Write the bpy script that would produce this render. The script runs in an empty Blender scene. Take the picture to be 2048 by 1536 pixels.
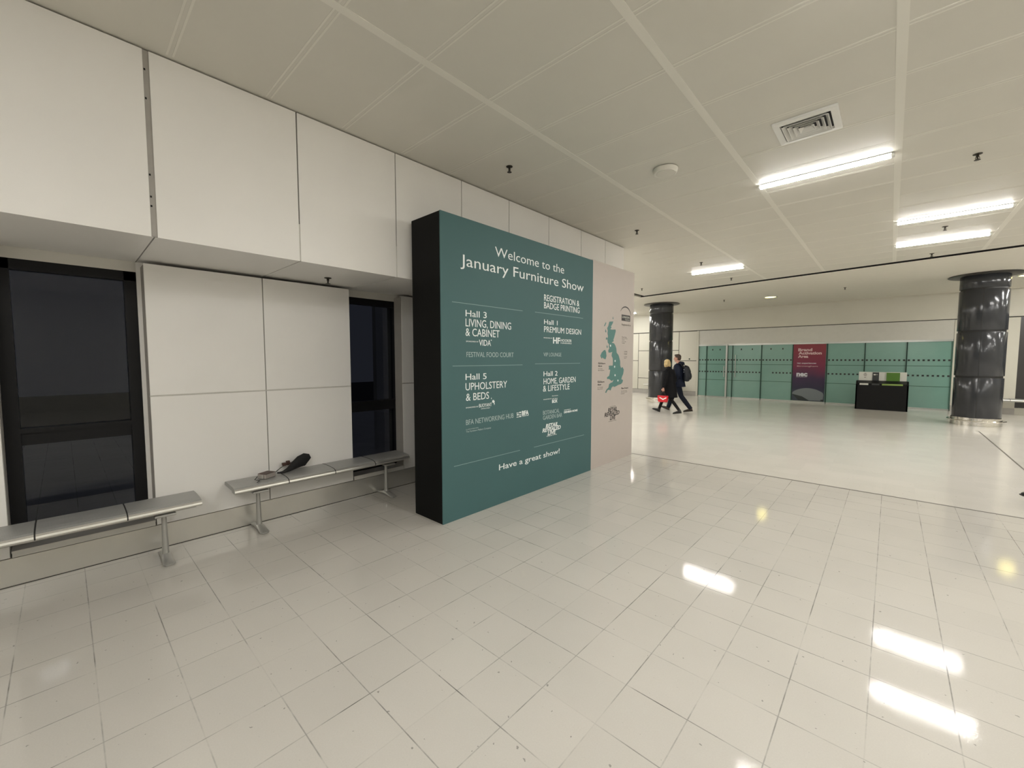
import bpy, bmesh, math, random
from mathutils import Vector, Matrix
from mathutils.geometry import tessellate_polygon
PI = math.pi
random.seed(7)
SC = bpy.context.scene
COL = SC.collection

# ------------------------------------------------------------------ camera, world, exposure
CAM_H = 1.6
cam_d = bpy.data.cameras.new('camera')
cam = bpy.data.objects.new('camera', cam_d)
COL.objects.link(cam)
cam.location = (0, 0, CAM_H)
cam.rotation_euler = (math.radians(90 - 3.52), 0, math.radians(42.54))
cam_d.sensor_width = 36.0
cam_d.lens = 36.0 * 824.3 / 2048.0
cam_d.clip_start = 0.05
SC.camera = cam
SC.view_settings.view_transform = 'Standard'
SC.view_settings.look = 'None'
SC.view_settings.gamma = 1.0
SC.view_settings.use_curve_mapping = False
SC.view_settings.exposure = 1.55
wd = bpy.data.worlds.new('night_sky')
SC.world = wd
wd.use_nodes = True
wd.node_tree.nodes['Background'].inputs[0].default_value = (0.0055, 0.0058, 0.0072, 1)
wd.node_tree.nodes['Background'].inputs[1].default_value = 1.0
LAMP = 48.0           # strength of the batten lamps

# ------------------------------------------------------------------ material helpers
def sock(n, *names):
    for k in names:
        if k in n.inputs: return n.inputs[k]
def mat(name, col, rough=0.5, metal=0.0, spec=0.5, vary=0.0, vscale=8.0, bump=0.0, bscale=60.0, coat=0.0, emit=None, estr=0.0, alpha=1.0):
    m = bpy.data.materials.new(name); m.use_nodes = True
    nt = m.node_tree; b = nt.nodes['Principled BSDF']
    c = (col[0], col[1], col[2], 1)
    b.inputs['Base Color'].default_value = c
    b.inputs['Roughness'].default_value = rough
    b.inputs['Metallic'].default_value = metal
    sock(b, 'Specular IOR Level', 'Specular').default_value = spec
    if coat: sock(b, 'Coat Weight').default_value = coat
    if emit:
        sock(b, 'Emission Color').default_value = (*emit, 1)
        sock(b, 'Emission Strength').default_value = estr
    if vary or bump:
        tc = nt.nodes.new('ShaderNodeTexCoord')
    if vary:
        nz = nt.nodes.new('ShaderNodeTexNoise'); nz.inputs['Scale'].default_value = vscale; nz.inputs['Detail'].default_value = 5
        nt.links.new(tc.outputs['Object'], nz.inputs['Vector'])
        mr = nt.nodes.new('ShaderNodeMapRange'); mr.inputs[1].default_value = 0.3; mr.inputs[2].default_value = 0.7
        mr.inputs[3].default_value = 1 - vary; mr.inputs[4].default_value = 1 + vary
        nt.links.new(nz.outputs[0], mr.inputs[0])
        vm = nt.nodes.new('ShaderNodeVectorMath'); vm.operation = 'SCALE'
        vm.inputs[0].default_value = col[:3]
        nt.links.new(mr.outputs[0], vm.inputs['Scale'])
        nt.links.new(vm.outputs[0], b.inputs['Base Color'])
    if bump:
        n2 = nt.nodes.new('ShaderNodeTexNoise'); n2.inputs['Scale'].default_value = bscale; n2.inputs['Detail'].default_value = 3
        nt.links.new(tc.outputs['Object'], n2.inputs['Vector'])
        bp = nt.nodes.new('ShaderNodeBump'); bp.inputs['Strength'].default_value = bump; bp.inputs['Distance'].default_value = 0.01
        nt.links.new(n2.outputs[0], bp.inputs['Height']); nt.links.new(bp.outputs[0], b.inputs['Normal'])
    return m

def floor_mat(name, joints=True, rmax=0.045, gain=1.0):
    m = bpy.data.materials.new(name); m.use_nodes = True
    nt = m.node_tree; N = nt.nodes; L = nt.links; b = N['Principled BSDF']
    def math_(op, a, c=None):
        n = N.new('ShaderNodeMath'); n.operation = op
        for i, v in enumerate((a, c)):
            if v is None: continue
            if isinstance(v, (int, float)): n.inputs[i].default_value = v
            else: L.new(v, n.inputs[i])
        return n.outputs[0]
    tc = N.new('ShaderNodeTexCoord'); sp = N.new('ShaderNodeSeparateXYZ'); L.new(tc.outputs['Object'], sp.inputs[0])
    P = 0.293
    u = math_('DIVIDE', math_('ADD', sp.outputs[0], 1.185 + P * 60), P)
    v = math_('DIVIDE', math_('ADD', sp.outputs[1], -1.51 + P * 60), P)
    fu = math_('FLOOR', u); fv = math_('FLOOR', v)
    cx = N.new('ShaderNodeCombineXYZ'); L.new(fu, cx.inputs[0]); L.new(fv, cx.inputs[1])
    wn = N.new('ShaderNodeTexWhiteNoise'); L.new(cx.outputs[0], wn.inputs[0])
    tile = math_('ADD', math_('MULTIPLY', wn.outputs[0], 0.035), 0.98)
    # soft mottling and specks
    nz = N.new('ShaderNodeTexNoise'); nz.inputs['Scale'].default_value = 1.3; nz.inputs['Detail'].default_value = 6; L.new(tc.outputs['Object'], nz.inputs[0])
    mot = math_('ADD', math_('MULTIPLY', nz.outputs[0], 0.16), 0.92)
    ns = N.new('ShaderNodeTexNoise'); ns.inputs['Scale'].default_value = 38; ns.inputs['Detail'].default_value = 2; L.new(tc.outputs['Object'], ns.inputs[0])
    speck = math_('SUBTRACT', 1.0, math_('MULTIPLY', math_('GREATER_THAN', ns.outputs[0], 0.735), 0.45))
    fine = N.new('ShaderNodeTexNoise'); fine.inputs['Scale'].default_value = 160; fine.inputs['Detail'].default_value = 2; L.new(tc.outputs['Object'], fine.inputs[0])
    fin = math_('ADD', math_('MULTIPLY', fine.outputs[0], 0.10), 0.95)
    val = math_('MULTIPLY', math_('MULTIPLY', tile, mot), math_('MULTIPLY', speck, fin))
    if joints:
        du = math_('ABSOLUTE', math_('SUBTRACT', math_('FRACT', math_('ADD', u, 0.5)), 0.5))
        dv = math_('ABSOLUTE', math_('SUBTRACT', math_('FRACT', math_('ADD', v, 0.5)), 0.5))
        def joint(d, off):
            mp = N.new('ShaderNodeMapping'); mp.inputs['Location'].default_value = off; L.new(tc.outputs['Object'], mp.inputs[0])
            n2 = N.new('ShaderNodeTexNoise'); n2.inputs['Scale'].default_value = 1.7; n2.inputs['Detail'].default_value = 5; n2.inputs['Roughness'].default_value = 0.7
            L.new(mp.outputs[0], n2.inputs[0])
            mr = N.new('ShaderNodeMapRange'); mr.inputs[1].default_value = 0.42; mr.inputs[2].default_value = 0.70; mr.inputs[3].default_value = 0.07; mr.inputs[4].default_value = 0.85
            L.new(n2.outputs[0], mr.inputs[0])
            mw = N.new('ShaderNodeMapRange'); mw.inputs[1].default_value = 0.004; mw.inputs[2].default_value = 0.012; mw.inputs[3].default_value = 1; mw.inputs[4].default_value = 0
            L.new(d, mw.inputs[0])
            return math_('MULTIPLY', mr.outputs[0], mw.outputs[0])
        j = math_('MAXIMUM', joint(du, (3.1, 0, 0)), joint(dv, (0, 7.7, 2)))
        val = math_('MULTIPLY', val, math_('SUBTRACT', 1.0, j))
    sc = N.new('ShaderNodeVectorMath'); sc.operation = 'SCALE'; sc.inputs[0].default_value = [c * gain for c in FLOOR_COL]
    L.new(val, sc.inputs['Scale']); L.new(sc.outputs[0], b.inputs['Base Color'])
    nr = N.new('ShaderNodeTexNoise'); nr.inputs['Scale'].default_value = 5; nr.inputs['Detail'].default_value = 6; L.new(tc.outputs['Object'], nr.inputs[0])
    rr = math_('ADD', math_('MULTIPLY', fine.outputs[0], rmax), 0.0)
    L.new(rr, b.inputs['Roughness'])
    bp = N.new('ShaderNodeBump'); bp.inputs['Strength'].default_value = 0.10; bp.inputs['Distance'].default_value = 0.001
    L.new(fine.outputs[0], bp.inputs['Height']); L.new(bp.outputs[0], b.inputs['Normal'])
    sock(b, 'Coat Weight').default_value = 0.12; sock(b, 'Coat Roughness').default_value = 0.24; sock(b, 'Coat IOR').default_value = 1.35
    sock(b, 'Specular IOR Level', 'Specular').default_value = 0.22
    return m

def glass_mat(name, tint, refl_rough=0.03, trans=0.55):
    m = bpy.data.materials.new(name); m.use_nodes = True
    nt = m.node_tree; N = nt.nodes; L = nt.links
    N.remove(N['Principled BSDF']); out = N['Material Output']
    tr = N.new('ShaderNodeBsdfTransparent'); tr.inputs[0].default_value = (*tint, 1)
    gl = N.new('ShaderNodeBsdfGlossy'); gl.inputs['Roughness'].default_value = refl_rough; gl.inputs[0].default_value = (0.9, 0.9, 0.9, 1)
    fr = N.new('ShaderNodeFresnel'); fr.inputs[0].default_value = 1.38
    mx = N.new('ShaderNodeMixShader'); L.new(fr.outputs[0], mx.inputs[0]); L.new(tr.outputs[0], mx.inputs[1]); L.new(gl.outputs[0], mx.inputs[2])
    L.new(mx.outputs[0], out.inputs[0])
    return m

def perf_mat(name, col):
    """perforated sheet steel: rows of small round holes, as colour and bump"""
    m = mat(name, col, 0.4, 0.35)
    nt = m.node_tree; N = nt.nodes; L = nt.links; b = N['Principled BSDF']
    tc = N.new('ShaderNodeTexCoord'); mp = N.new('ShaderNodeMapping'); mp.inputs['Scale'].default_value = (150, 150, 0.001); L.new(tc.outputs['Object'], mp.inputs[0])
    vo = N.new('ShaderNodeTexVoronoi'); vo.inputs['Scale'].default_value = 1; vo.inputs['Randomness'].default_value = 0
    L.new(mp.outputs[0], vo.inputs['Vector'])
    mr = N.new('ShaderNodeMapRange'); mr.inputs[1].default_value = 0.22; mr.inputs[2].default_value = 0.34; mr.inputs[3].default_value = 0.6; mr.inputs[4].default_value = 1
    L.new(vo.outputs['Distance'], mr.inputs[0])
    sc = N.new('ShaderNodeVectorMath'); sc.operation = 'SCALE'; sc.inputs[0].default_value = col; L.new(mr.outputs[0], sc.inputs['Scale'])
    L.new(sc.outputs[0], b.inputs['Base Color'])
    return m

def poster_mat(name, z0, z1):
    """printed background: deep red at the top running to navy at the foot"""
    m = mat(name, (0.1, 0.01, 0.03), 0.3)
    nt = m.node_tree; N = nt.nodes; L = nt.links
    tc = N.new('ShaderNodeTexCoord'); sp = N.new('ShaderNodeSeparateXYZ'); L.new(tc.outputs['Object'], sp.inputs[0])
    nz = N.new('ShaderNodeTexNoise'); nz.inputs['Scale'].default_value = 1.2; L.new(tc.outputs['Object'], nz.inputs[0])
    mx = N.new('ShaderNodeMath'); mx.operation = 'MULTIPLY_ADD'; mx.inputs[1].default_value = 0.5; L.new(nz.outputs[0], mx.inputs[0]); L.new(sp.outputs[2], mx.inputs[2])
    mr = N.new('ShaderNodeMapRange'); mr.inputs[1].default_value = z0 + 0.25; mr.inputs[2].default_value = z1 + 0.25; L.new(mx.outputs[0], mr.inputs[0])
    cr = N.new('ShaderNodeValToRGB'); e = cr.color_ramp.elements
    e[0].position = 0.0; e[0].color = (0.045, 0.06, 0.075, 1)
    e[1].position = 1.0; e[1].color = (0.20, 0.012, 0.022, 1)
    for p, c in ((0.22, (0.018, 0.017, 0.045, 1)), (0.42, (0.035, 0.012, 0.05, 1)), (0.62, (0.17, 0.010, 0.045, 1))):
        k = e.new(p); k.color = c
    L.new(mr.outputs[0], cr.inputs[0]); L.new(cr.outputs[0], N['Principled BSDF'].inputs['Base Color'])
    return m

FLOOR_COL = (0.56, 0.535, 0.487)
M = dict(
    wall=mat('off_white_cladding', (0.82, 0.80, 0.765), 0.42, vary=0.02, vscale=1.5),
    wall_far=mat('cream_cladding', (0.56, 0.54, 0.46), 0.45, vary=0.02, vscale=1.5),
    lintel=mat('grey_lintel', (0.54, 0.53, 0.48), 0.5, vary=0.02),
    gap=mat('dark_joint', (0.06, 0.055, 0.045), 0.8),
    channel=mat('grey_channel', (0.36, 0.34, 0.31), 0.5, vary=0.05),
    hole=mat('black_hole', (0.01, 0.01, 0.01), 0.9),
    steel_skirt=mat('brushed_steel_skirting', (0.70, 0.685, 0.64), 0.28, 0.8, vary=0.05, vscale=3),
    sill=mat('painted_sill', (0.44, 0.43, 0.41), 0.4),
    trim=mat('light_trim', (0.62, 0.60, 0.55), 0.4),
    ceil=mat('ceiling_panel', (0.66, 0.635, 0.565), 0.5, vary=0.015, vscale=3),
    ceilbar=mat('ceiling_bar', (0.76, 0.735, 0.66), 0.45),
    ceilplain=mat('ceiling_plaster', (0.72, 0.69, 0.61), 0.6, vary=0.015),
    floor=floor_mat('vinyl_tiles'), floor_far=floor_mat('polished_floor', False, 0.30, 1.13),
    strip=mat('floor_strip', (0.10, 0.09, 0.075), 0.5),
    frame=mat('black_window_frame', (0.012, 0.012, 0.013), spec=0.15, rough=0.4),
    glass=glass_mat('night_glass', (0.8, 0.82, 0.86)),
    outside=mat('night_ground', (0.06, 0.055, 0.048), 0.9),
    teal=mat('teal_sign_print', (0.052, 0.128, 0.130), 0.6, vary=0.02, vscale=2),
    signblack=mat('black_sign_side', (0.0045, 0.0045, 0.0045), spec=0.15, rough=0.6),
    beige=mat('beige_print', (0.50, 0.445, 0.405), 0.45, vary=0.01),
    white=mat('white_lettering', (0.86, 0.90, 0.89), 0.4),
    pale=mat('pale_teal_lettering', (0.40, 0.50, 0.49), 0.4),
    rule=mat('thin_rule', (0.22, 0.34, 0.33), 0.4),
    ink=mat('black_ink', (0.03, 0.028, 0.026), 0.5),
    ink2=mat('grey_ink', (0.24, 0.215, 0.195), 0.5),
    mapteal=mat('map_teal', (0.085, 0.21, 0.195), 0.45),
    bench=perf_mat('perforated_grey_steel', (0.45, 0.45, 0.435)),
    benchmetal=mat('satin_grey_metal', (0.46, 0.455, 0.43), 0.38, 0.6, vary=0.04),
    benchhighlight=mat('lip_highlight', (0.85, 0.84, 0.80), 0.3, 0.85),  # highlight along the seat's front edge, put in as a brighter metal
    rubber=mat('dark_rubber', (0.02, 0.02, 0.02), 0.7),
    housing=mat('lamp_housing', (0.75, 0.75, 0.72), 0.4),
    tube=mat('lamp_diffuser', (0.9, 0.9, 0.9), 0.5, emit=(1.0, 0.985, 0.95), estr=LAMP),
    panel=mat('fill_panel_diffuser', (0.9, 0.9, 0.9), 0.5, emit=(1.0, 0.985, 0.95), estr=LAMP * 0.19),  # glow of the added fill panels
    tubeside=mat('lamp_diffuser_side', (0.9, 0.9, 0.9), 0.5, emit=(1.0, 0.985, 0.95), estr=LAMP * 0.15),
    yellow=mat('downlight_lens', (0.9, 0.8, 0.4), 0.4, emit=(1.0, 0.86, 0.22), estr=5.0),
    vent=mat('vent_enamel', (0.80, 0.79, 0.75), 0.4),
    ventdark=mat('vent_throat', (0.03, 0.03, 0.035), 0.8),
    brass=mat('dark_sprinkler_metal', (0.05, 0.045, 0.035), 0.5, 0.6),
    colm=mat('dark_column_laminate', (0.028, 0.030, 0.034), 0.15, vary=0.12, vscale=3, bump=0.03, bscale=14),
    colband=mat('black_column_joint', (0.008, 0.008, 0.008), 0.5),
    coldisc=mat('dark_column_disc', (0.05, 0.047, 0.042), 0.4),
    chrome=mat('chrome', (0.72, 0.70, 0.66), 0.12, 1.0, bump=0.25, bscale=18),
    frost=mat('frosted_green_glass', (0.185, 0.335, 0.285), 0.2, vary=0.06, vscale=1.2, spec=0.6),
    frostline=mat('green_glass_edge', (0.06, 0.13, 0.10), 0.25),
    dot=mat('black_dot', (0.008, 0.012, 0.01), 0.5),
    alu=mat('satin_aluminium', (0.48, 0.49, 0.46), 0.3, 0.8),
    darkglass=mat('dark_doorway', (0.03, 0.027, 0.024), 0.3),
    black=mat('black_laminate', (0.010, 0.010, 0.010), spec=0.15, rough=0.45),
    paper=mat('white_panel', (0.66, 0.66, 0.60), 0.5),
    green=mat('green_panel', (0.075, 0.19, 0.012), 0.45),
    lime=mat('lime_label', (0.22, 0.32, 0.07), 0.5),
    slate=mat('charcoal_panel', (0.03, 0.033, 0.033), 0.45),
    arena1=mat('printed_silver_roof', (0.16, 0.18, 0.19), 0.4), arena2=mat('printed_dark_foreground', (0.012, 0.02, 0.02), 0.4),
    postertext=mat('poster_lettering', (0.60, 0.42, 0.42), 0.5), posterwhite=mat('poster_white', (0.62, 0.62, 0.66), 0.5),
    skin=mat('skin', (0.50, 0.27, 0.20), 0.5), hair_brown=mat('dark_brown_hair', (0.045, 0.025, 0.015), 0.6, bump=0.6, bscale=90),
    hair_blonde=mat('blonde_hair', (0.50, 0.37, 0.17), 0.5, vary=0.35, vscale=18, bump=0.8, bscale=60),
    navy=mat('navy_jacket', (0.010, 0.014, 0.028), spec=0.15, rough=0.6, vary=0.2, vscale=9), navy2=mat('navy_trousers', (0.010, 0.013, 0.022), spec=0.15, rough=0.7),
    blackcoat=mat('black_coat', (0.007, 0.007, 0.008), spec=0.15, rough=0.75), tights=mat('black_leggings', (0.006, 0.006, 0.006), spec=0.15, rough=0.6),
    brownshoe=mat('dark_brown_shoe', (0.035, 0.022, 0.014), 0.45), blackshoe=mat('black_shoe', (0.006, 0.006, 0.006), 0.4),
    sole=mat('shoe_sole', (0.02, 0.018, 0.015), 0.7), eye=mat('eye', (0.02, 0.015, 0.012), 0.2),
    pack=mat('dark_navy_nylon', (0.006, 0.009, 0.015), 0.55), packmark=mat('grey_reflective_patch', (0.16, 0.18, 0.21), 0.5),
    red=mat('red_bag', (0.62, 0.012, 0.022), 0.45), camgrey=mat('silver_camera', (0.46, 0.42, 0.39), 0.35, 0.4), leather=mat('brown_leather', (0.06, 0.028, 0.02), 0.5),
    padblack=mat('black_neoprene', (0.006, 0.006, 0.006), 0.7),
)

# ------------------------------------------------------------------ mesh helpers
def origin(o):
    v = Vector((0, 0, 0))
    while o is not None:
        v = v + o.location; o = o.parent
    return v
def link(name, me, parent=None):
    o = bpy.data.objects.new(name, me); COL.objects.link(o)
    if parent is not None: o.parent = parent
    return o
def obj(name, bm, mats, parent=None, smooth=False, local=False, loc=None):
    """link one bmesh (in world coordinates unless local) as ONE object"""
    if not isinstance(mats, (list, tuple)): mats = [mats]
    base = origin(parent) if parent is not None else Vector(loc or (0, 0, 0))
    if not local and base.length > 0:
        bmesh.ops.translate(bm, verts=bm.verts, vec=-base)
    bmesh.ops.recalc_face_normals(bm, faces=bm.faces)
    me = bpy.data.meshes.new(name); bm.to_mesh(me); bm.free()
    for m in mats: me.materials.append(m)
    if smooth:
        for p in me.polygons: p.use_smooth = True
        try: me.set_sharp_from_angle(angle=math.radians(40))
        except Exception: pass
    o = link(name, me, parent)
    if parent is None and loc: o.location = loc
    return o
def thing(name, label, cat, loc=(0, 0, 0), rotz=0.0, group=None):
    o = bpy.data.objects.new(name, None); COL.objects.link(o)
    o.empty_display_size = 0.1
    o.location = loc; o.rotation_euler = (0, 0, rotz)
    return tag(o, label, cat, group)
def tag(o, label, cat, group=None):
    o['label'] = label; o['category'] = cat
    if group: o['group'] = group
    return o
def struct(name, bm, mats, label=None, cat=None, smooth=False):
    o = obj(name, bm, mats, None, smooth); o['kind'] = 'structure'
    if label: o['label'] = label
    if cat: o['category'] = cat
    return o
def dup(root, loc, rotz=0.0, label=None):
    r = root.copy(); COL.objects.link(r); r.location = loc; r.rotation_euler = (0, 0, rotz)
    if label: r['label'] = label
    for ch in list(root.children):
        c = ch.copy(); COL.objects.link(c); c.parent = r
        for g in ch.children:
            d = g.copy(); COL.objects.link(d); d.parent = c
    return r
def setmi(fs, mi):
    for f in fs: f.material_index = mi
def box(bm, x0, x1, y0, y1, z0, z1, mi=0, bev=0.0):
    g = bmesh.ops.create_cube(bm, size=1.0)
    vs = g['verts']
    bmesh.ops.scale(bm, verts=vs, vec=(abs(x1 - x0), abs(y1 - y0), abs(z1 - z0)))
    bmesh.ops.translate(bm, verts=vs, vec=((x0 + x1) / 2, (y0 + y1) / 2, (z0 + z1) / 2))
    fs = list({f for v in vs for f in v.link_faces}); setmi(fs, mi)
    if bev:
        es = list({e for v in vs for e in v.link_edges})
        r = bmesh.ops.bevel(bm, geom=es, offset=bev, segments=2, affect='EDGES', profile=0.5)
        setmi(r['faces'], mi)
def prism(bm, pts, axis, a, b, mi=0):
    """extrude a polygon of 2-D points along axis ('x': pts are (y,z); 'y': (x,z); 'z': (x,y)) from a to b"""
    def P(p, t): return {'x': (t, p[0], p[1]), 'y': (p[0], t, p[1]), 'z': (p[0], p[1], t)}[axis]
    A = [bm.verts.new(P(p, a)) for p in pts]; B = [bm.verts.new(P(p, b)) for p in pts]
    n = len(pts); fs = [bm.faces.new(A), bm.faces.new(list(reversed(B)))]
    for i in range(n): fs.append(bm.faces.new((A[i], A[(i + 1) % n], B[(i + 1) % n], B[i])))
    setmi(fs, mi)
def lathe(bm, prof, c=(0, 0, 0), n=48, mi=0):
    """surface of revolution round a vertical axis; prof = [(r,z)...]"""
    rings = []
    for r, z in prof:
        if r < 1e-6: rings.append([bm.verts.new((c[0], c[1], c[2] + z))])
        else: rings.append([bm.verts.new((c[0] + r * math.cos(2 * PI * i / n), c[1] + r * math.sin(2 * PI * i / n), c[2] + z)) for i in range(n)])
    fs = []
    for A, B in zip(rings, rings[1:]):
        for i in range(n):
            j = (i + 1) % n
            if len(A) == 1 and len(B) == 1: continue
            if len(A) == 1: fs.append(bm.faces.new((A[0], B[i], B[j])))
            elif len(B) == 1: fs.append(bm.faces.new((A[i], A[j], B[0])))
            else: fs.append(bm.faces.new((A[i], A[j], B[j], B[i])))
    setmi(fs, mi)
def loft(bm, pts, rads, n=14, ref=(1, 0, 0), mi=0):
    """tube through pts, each with a radius or (a along ref, b across)"""
    pts = [Vector(p) for p in pts]; ref = Vector(ref); rings = []
    for i, p in enumerate(pts):
        t = (pts[min(i + 1, len(pts) - 1)] - pts[max(i - 1, 0)]).normalized()
        u = ref - t * ref.dot(t)
        if u.length < 1e-3: u = Vector((0, 1, 0)) - t * t.y
        if u.length < 1e-3: u = Vector((0, 0, 1)) - t * t.z
        u.normalize(); v = t.cross(u)
        r = rads[i]; a, b = (r, r) if isinstance(r, (int, float)) else r
        rings.append([bm.verts.new(p + u * (a * math.cos(2 * PI * k / n)) + v * (b * math.sin(2 * PI * k / n))) for k in range(n)])
    fs = [bm.faces.new(list(reversed(rings[0]))), bm.faces.new(rings[-1])]
    for A, B in zip(rings, rings[1:]):
        for k in range(n): fs.append(bm.faces.new((A[k], A[(k + 1) % n], B[(k + 1) % n], B[k])))
    setmi(fs, mi)
def ell(bm, c, r, rot=None, n=16, mi=0):
    g = bmesh.ops.create_uvsphere(bm, u_segments=n, v_segments=max(8, n * 2 // 3), radius=1.0)
    vs = g['verts']
    bmesh.ops.scale(bm, verts=vs, vec=r if hasattr(r, '__len__') else (r, r, r))
    if rot is not None: bmesh.ops.rotate(bm, verts=vs, cent=(0, 0, 0), matrix=rot)
    bmesh.ops.translate(bm, verts=vs, vec=c)
    setmi(list({f for v in vs for f in v.link_faces}), mi)
def remesh(name, bm, m, parent, voxel=0.008, smooth=4, xf=None):
    """fuse overlapping closed pieces into one continuous surface"""
    if xf is not None: bmesh.ops.transform(bm, matrix=xf, verts=bm.verts)
    bmesh.ops.recalc_face_normals(bm, faces=bm.faces)
    me = bpy.data.meshes.new('tmp'); bm.to_mesh(me); bm.free()
    o = bpy.data.objects.new('tmp', me); COL.objects.link(o)
    r = o.modifiers.new('r', 'REMESH'); r.mode = 'VOXEL'; r.voxel_size = voxel; r.use_smooth_shade = True
    s = o.modifiers.new('s', 'SMOOTH'); s.factor = 0.5; s.iterations = smooth
    dg = bpy.context.evaluated_depsgraph_get(); dg.update()
    me2 = bpy.data.meshes.new_from_object(o.evaluated_get(dg)); me2.name = name
    bpy.data.objects.remove(o); bpy.data.meshes.remove(me)
    me2.materials.clear(); me2.materials.append(m)
    for p in me2.polygons: p.use_smooth = True
    return link(name, me2, parent)

# ------------------------------------------------------------------ lettering
_cap = None
def text_bm(s, bold=0.0, shear=0.0, space=1.0):
    cu = bpy.data.curves.new('t', 'FONT'); cu.body = s; cu.size = 1.0; cu.offset = bold; cu.shear = shear
    cu.space_character = space; cu.resolution_u = 3
    o = bpy.data.objects.new('t', cu); COL.objects.link(o)
    dg = bpy.context.evaluated_depsgraph_get(); dg.update()
    me = bpy.data.meshes.new_from_object(o.evaluated_get(dg))
    bm = bmesh.new(); bm.from_mesh(me)
    bpy.data.objects.remove(o); bpy.data.curves.remove(cu); bpy.data.meshes.remove(me)
    return bm
def cap_height():
    global _cap
    if _cap is None:
        b = text_bm('H'); _cap = max(v.co.y for v in b.verts) - min(v.co.y for v in b.verts); b.free()
    return _cap
def letters(dst, s, plane, a0, a1, zb, cap, mi=0, bold=0.0, shear=0.0):
    """write s into bmesh dst on a wall. plane ('X',x) faces +X and runs along +Y; ('Y',y) faces -Y and runs along +X.
    a0..a1 = extent along the wall, zb = baseline, cap = capital height"""
    b = text_bm(s, bold, shear)
    if not b.verts: b.free(); return
    x0 = min(v.co.x for v in b.verts); x1 = max(v.co.x for v in b.verts)
    sx = (a1 - a0) / (x1 - x0); sy = cap / cap_height()
    vm = {}
    for v in b.verts:
        a = a0 + (v.co.x - x0) * sx; z = zb + v.co.y * sy
        vm[v] = dst.verts.new((plane[1], a, z) if plane[0] == 'X' else (a, plane[1], z))
    for f in b.faces:
        try:
            g = dst.faces.new([vm[v] for v in f.verts]); g.material_index = mi
        except ValueError: pass
    b.free()
def flat(dst, pts, plane, mi=0):
    vs = [dst.verts.new((plane[1], a, z) if plane[0] == 'X' else (a, plane[1], z)) for a, z in pts]
    if len(vs) <= 4:
        f = dst.faces.new(vs); f.material_index = mi
    else:
        for t in tessellate_polygon([[Vector((a, z, 0)) for a, z in pts]]):
            try: f = dst.faces.new([vs[i] for i in t]); f.material_index = mi
            except ValueError: pass
def bar(dst, plane, a0, a1, z0, z1, mi=0): flat(dst, [(a0, z0), (a1, z0), (a1, z1), (a0, z1)], plane, mi)
def print_on(name, bm, mats, parent, out):
    """give flat print a millimetre of body and link it"""
    bmesh.ops.triangulate(bm, faces=bm.faces)
    r = bmesh.ops.extrude_face_region(bm, geom=list(bm.faces))
    vs = [e for e in r['geom'] if isinstance(e, bmesh.types.BMVert)]
    bmesh.ops.translate(bm, verts=vs, vec=Vector(out) * 0.0012)
    return obj(name, bm, mats, parent)

# ================================================================== SHELL
WX, UX, GX = -4.49, -3.61, -4.66      # lower cladding, upper bulkhead face, window plane
SOF, CZ = 2.40, 3.59                  # bulkhead soffit, ceiling
FY = 18.3                             # far wall
BY, RX, LX = -7.0, 9.0, -12.0

bm = bmesh.new(); box(bm, LX, RX, BY, 6.45, -0.12, 0.0)
struct('floor', bm, M['floor'])
bm = bmesh.new(); box(bm, LX, RX, 6.45, FY + 0.3, -0.12, 0.0)
struct('floor_far', bm, M['floor_far'])
bm = bmesh.new()
box(bm, -4.4, RX, 6.437, 6.463, -0.004, 0.0012)
prism(bm, [(1.505, 13.6), (1.485, 13.6), (1.465, 6.463), (1.485, 6.463)], 'z', -0.004, 0.0012)
struct('trim_1', bm, M['strip'], 'dark joint strip across the pale floor', 'floor strip')

# ceiling: two slabs with a dark slot between them
def slotY(x): return 12.59 + (x + 5.9) * (11.45 - 12.59) / (1.63 + 5.9)
bm = bmesh.new()
prism(bm, [(UX - 1.4, BY), (RX, BY), (RX, slotY(RX)), (-5.86, slotY(-5.86)), (-5.86, 6.9), (UX - 1.4, 6.9)], 'z', CZ, CZ + 0.05)
k = 0
xs = [UX + 0.02 + 0.0, -2.39, -1.205, -0.03, 1.155, 2.34, 3.52, 4.7, 5.9, 7.1]
for x in xs[1:]:
    box(bm, x - 0.028, x + 0.028, BY, slotY(x) - 0.05, CZ - 0.003, CZ, 1)
y = 0.57 - 0.585 * 12
while y < 11.3:
    for s in (-1, 1):
        box(bm, UX + 0.03, RX, y + s * 0.016 - 0.006, y + s * 0.016 + 0.006, CZ - 0.0015, CZ, 1)
    box(bm, UX + 0.03, RX, y - 0.009, y + 0.009, CZ - 0.0008, CZ, 0)
    y += 0.585
struct('ceiling', bm, [M['ceil'], M['ceilbar']])
bm = bmesh.new()
w = 0.22
prism(bm, [(RX, slotY(RX) + w), (RX, FY + 0.2), (LX, FY + 0.2), (LX, 6.9), (-6.08, 6.9), (-6.08, slotY(-6.08) + w)], 'z', CZ, CZ + 0.05)
struct('ceiling_rear', bm, M['ceilplain'])
bm = bmesh.new(); box(bm, -7, RX, 6.5, 14, CZ + 0.16, CZ + 0.2)
prism(bm, [(RX, slotY(RX) + w - 0.012), (RX, slotY(RX) + w - 0.002), (-6.07, slotY(-6.07) + w - 0.002), (-6.07, slotY(-6.07) + w - 0.012)], 'z', CZ + 0.001, CZ + 0.16)
struct('trim_2', bm, M['hole'], 'dark void above the slot in the ceiling', 'ceiling slot')

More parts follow.
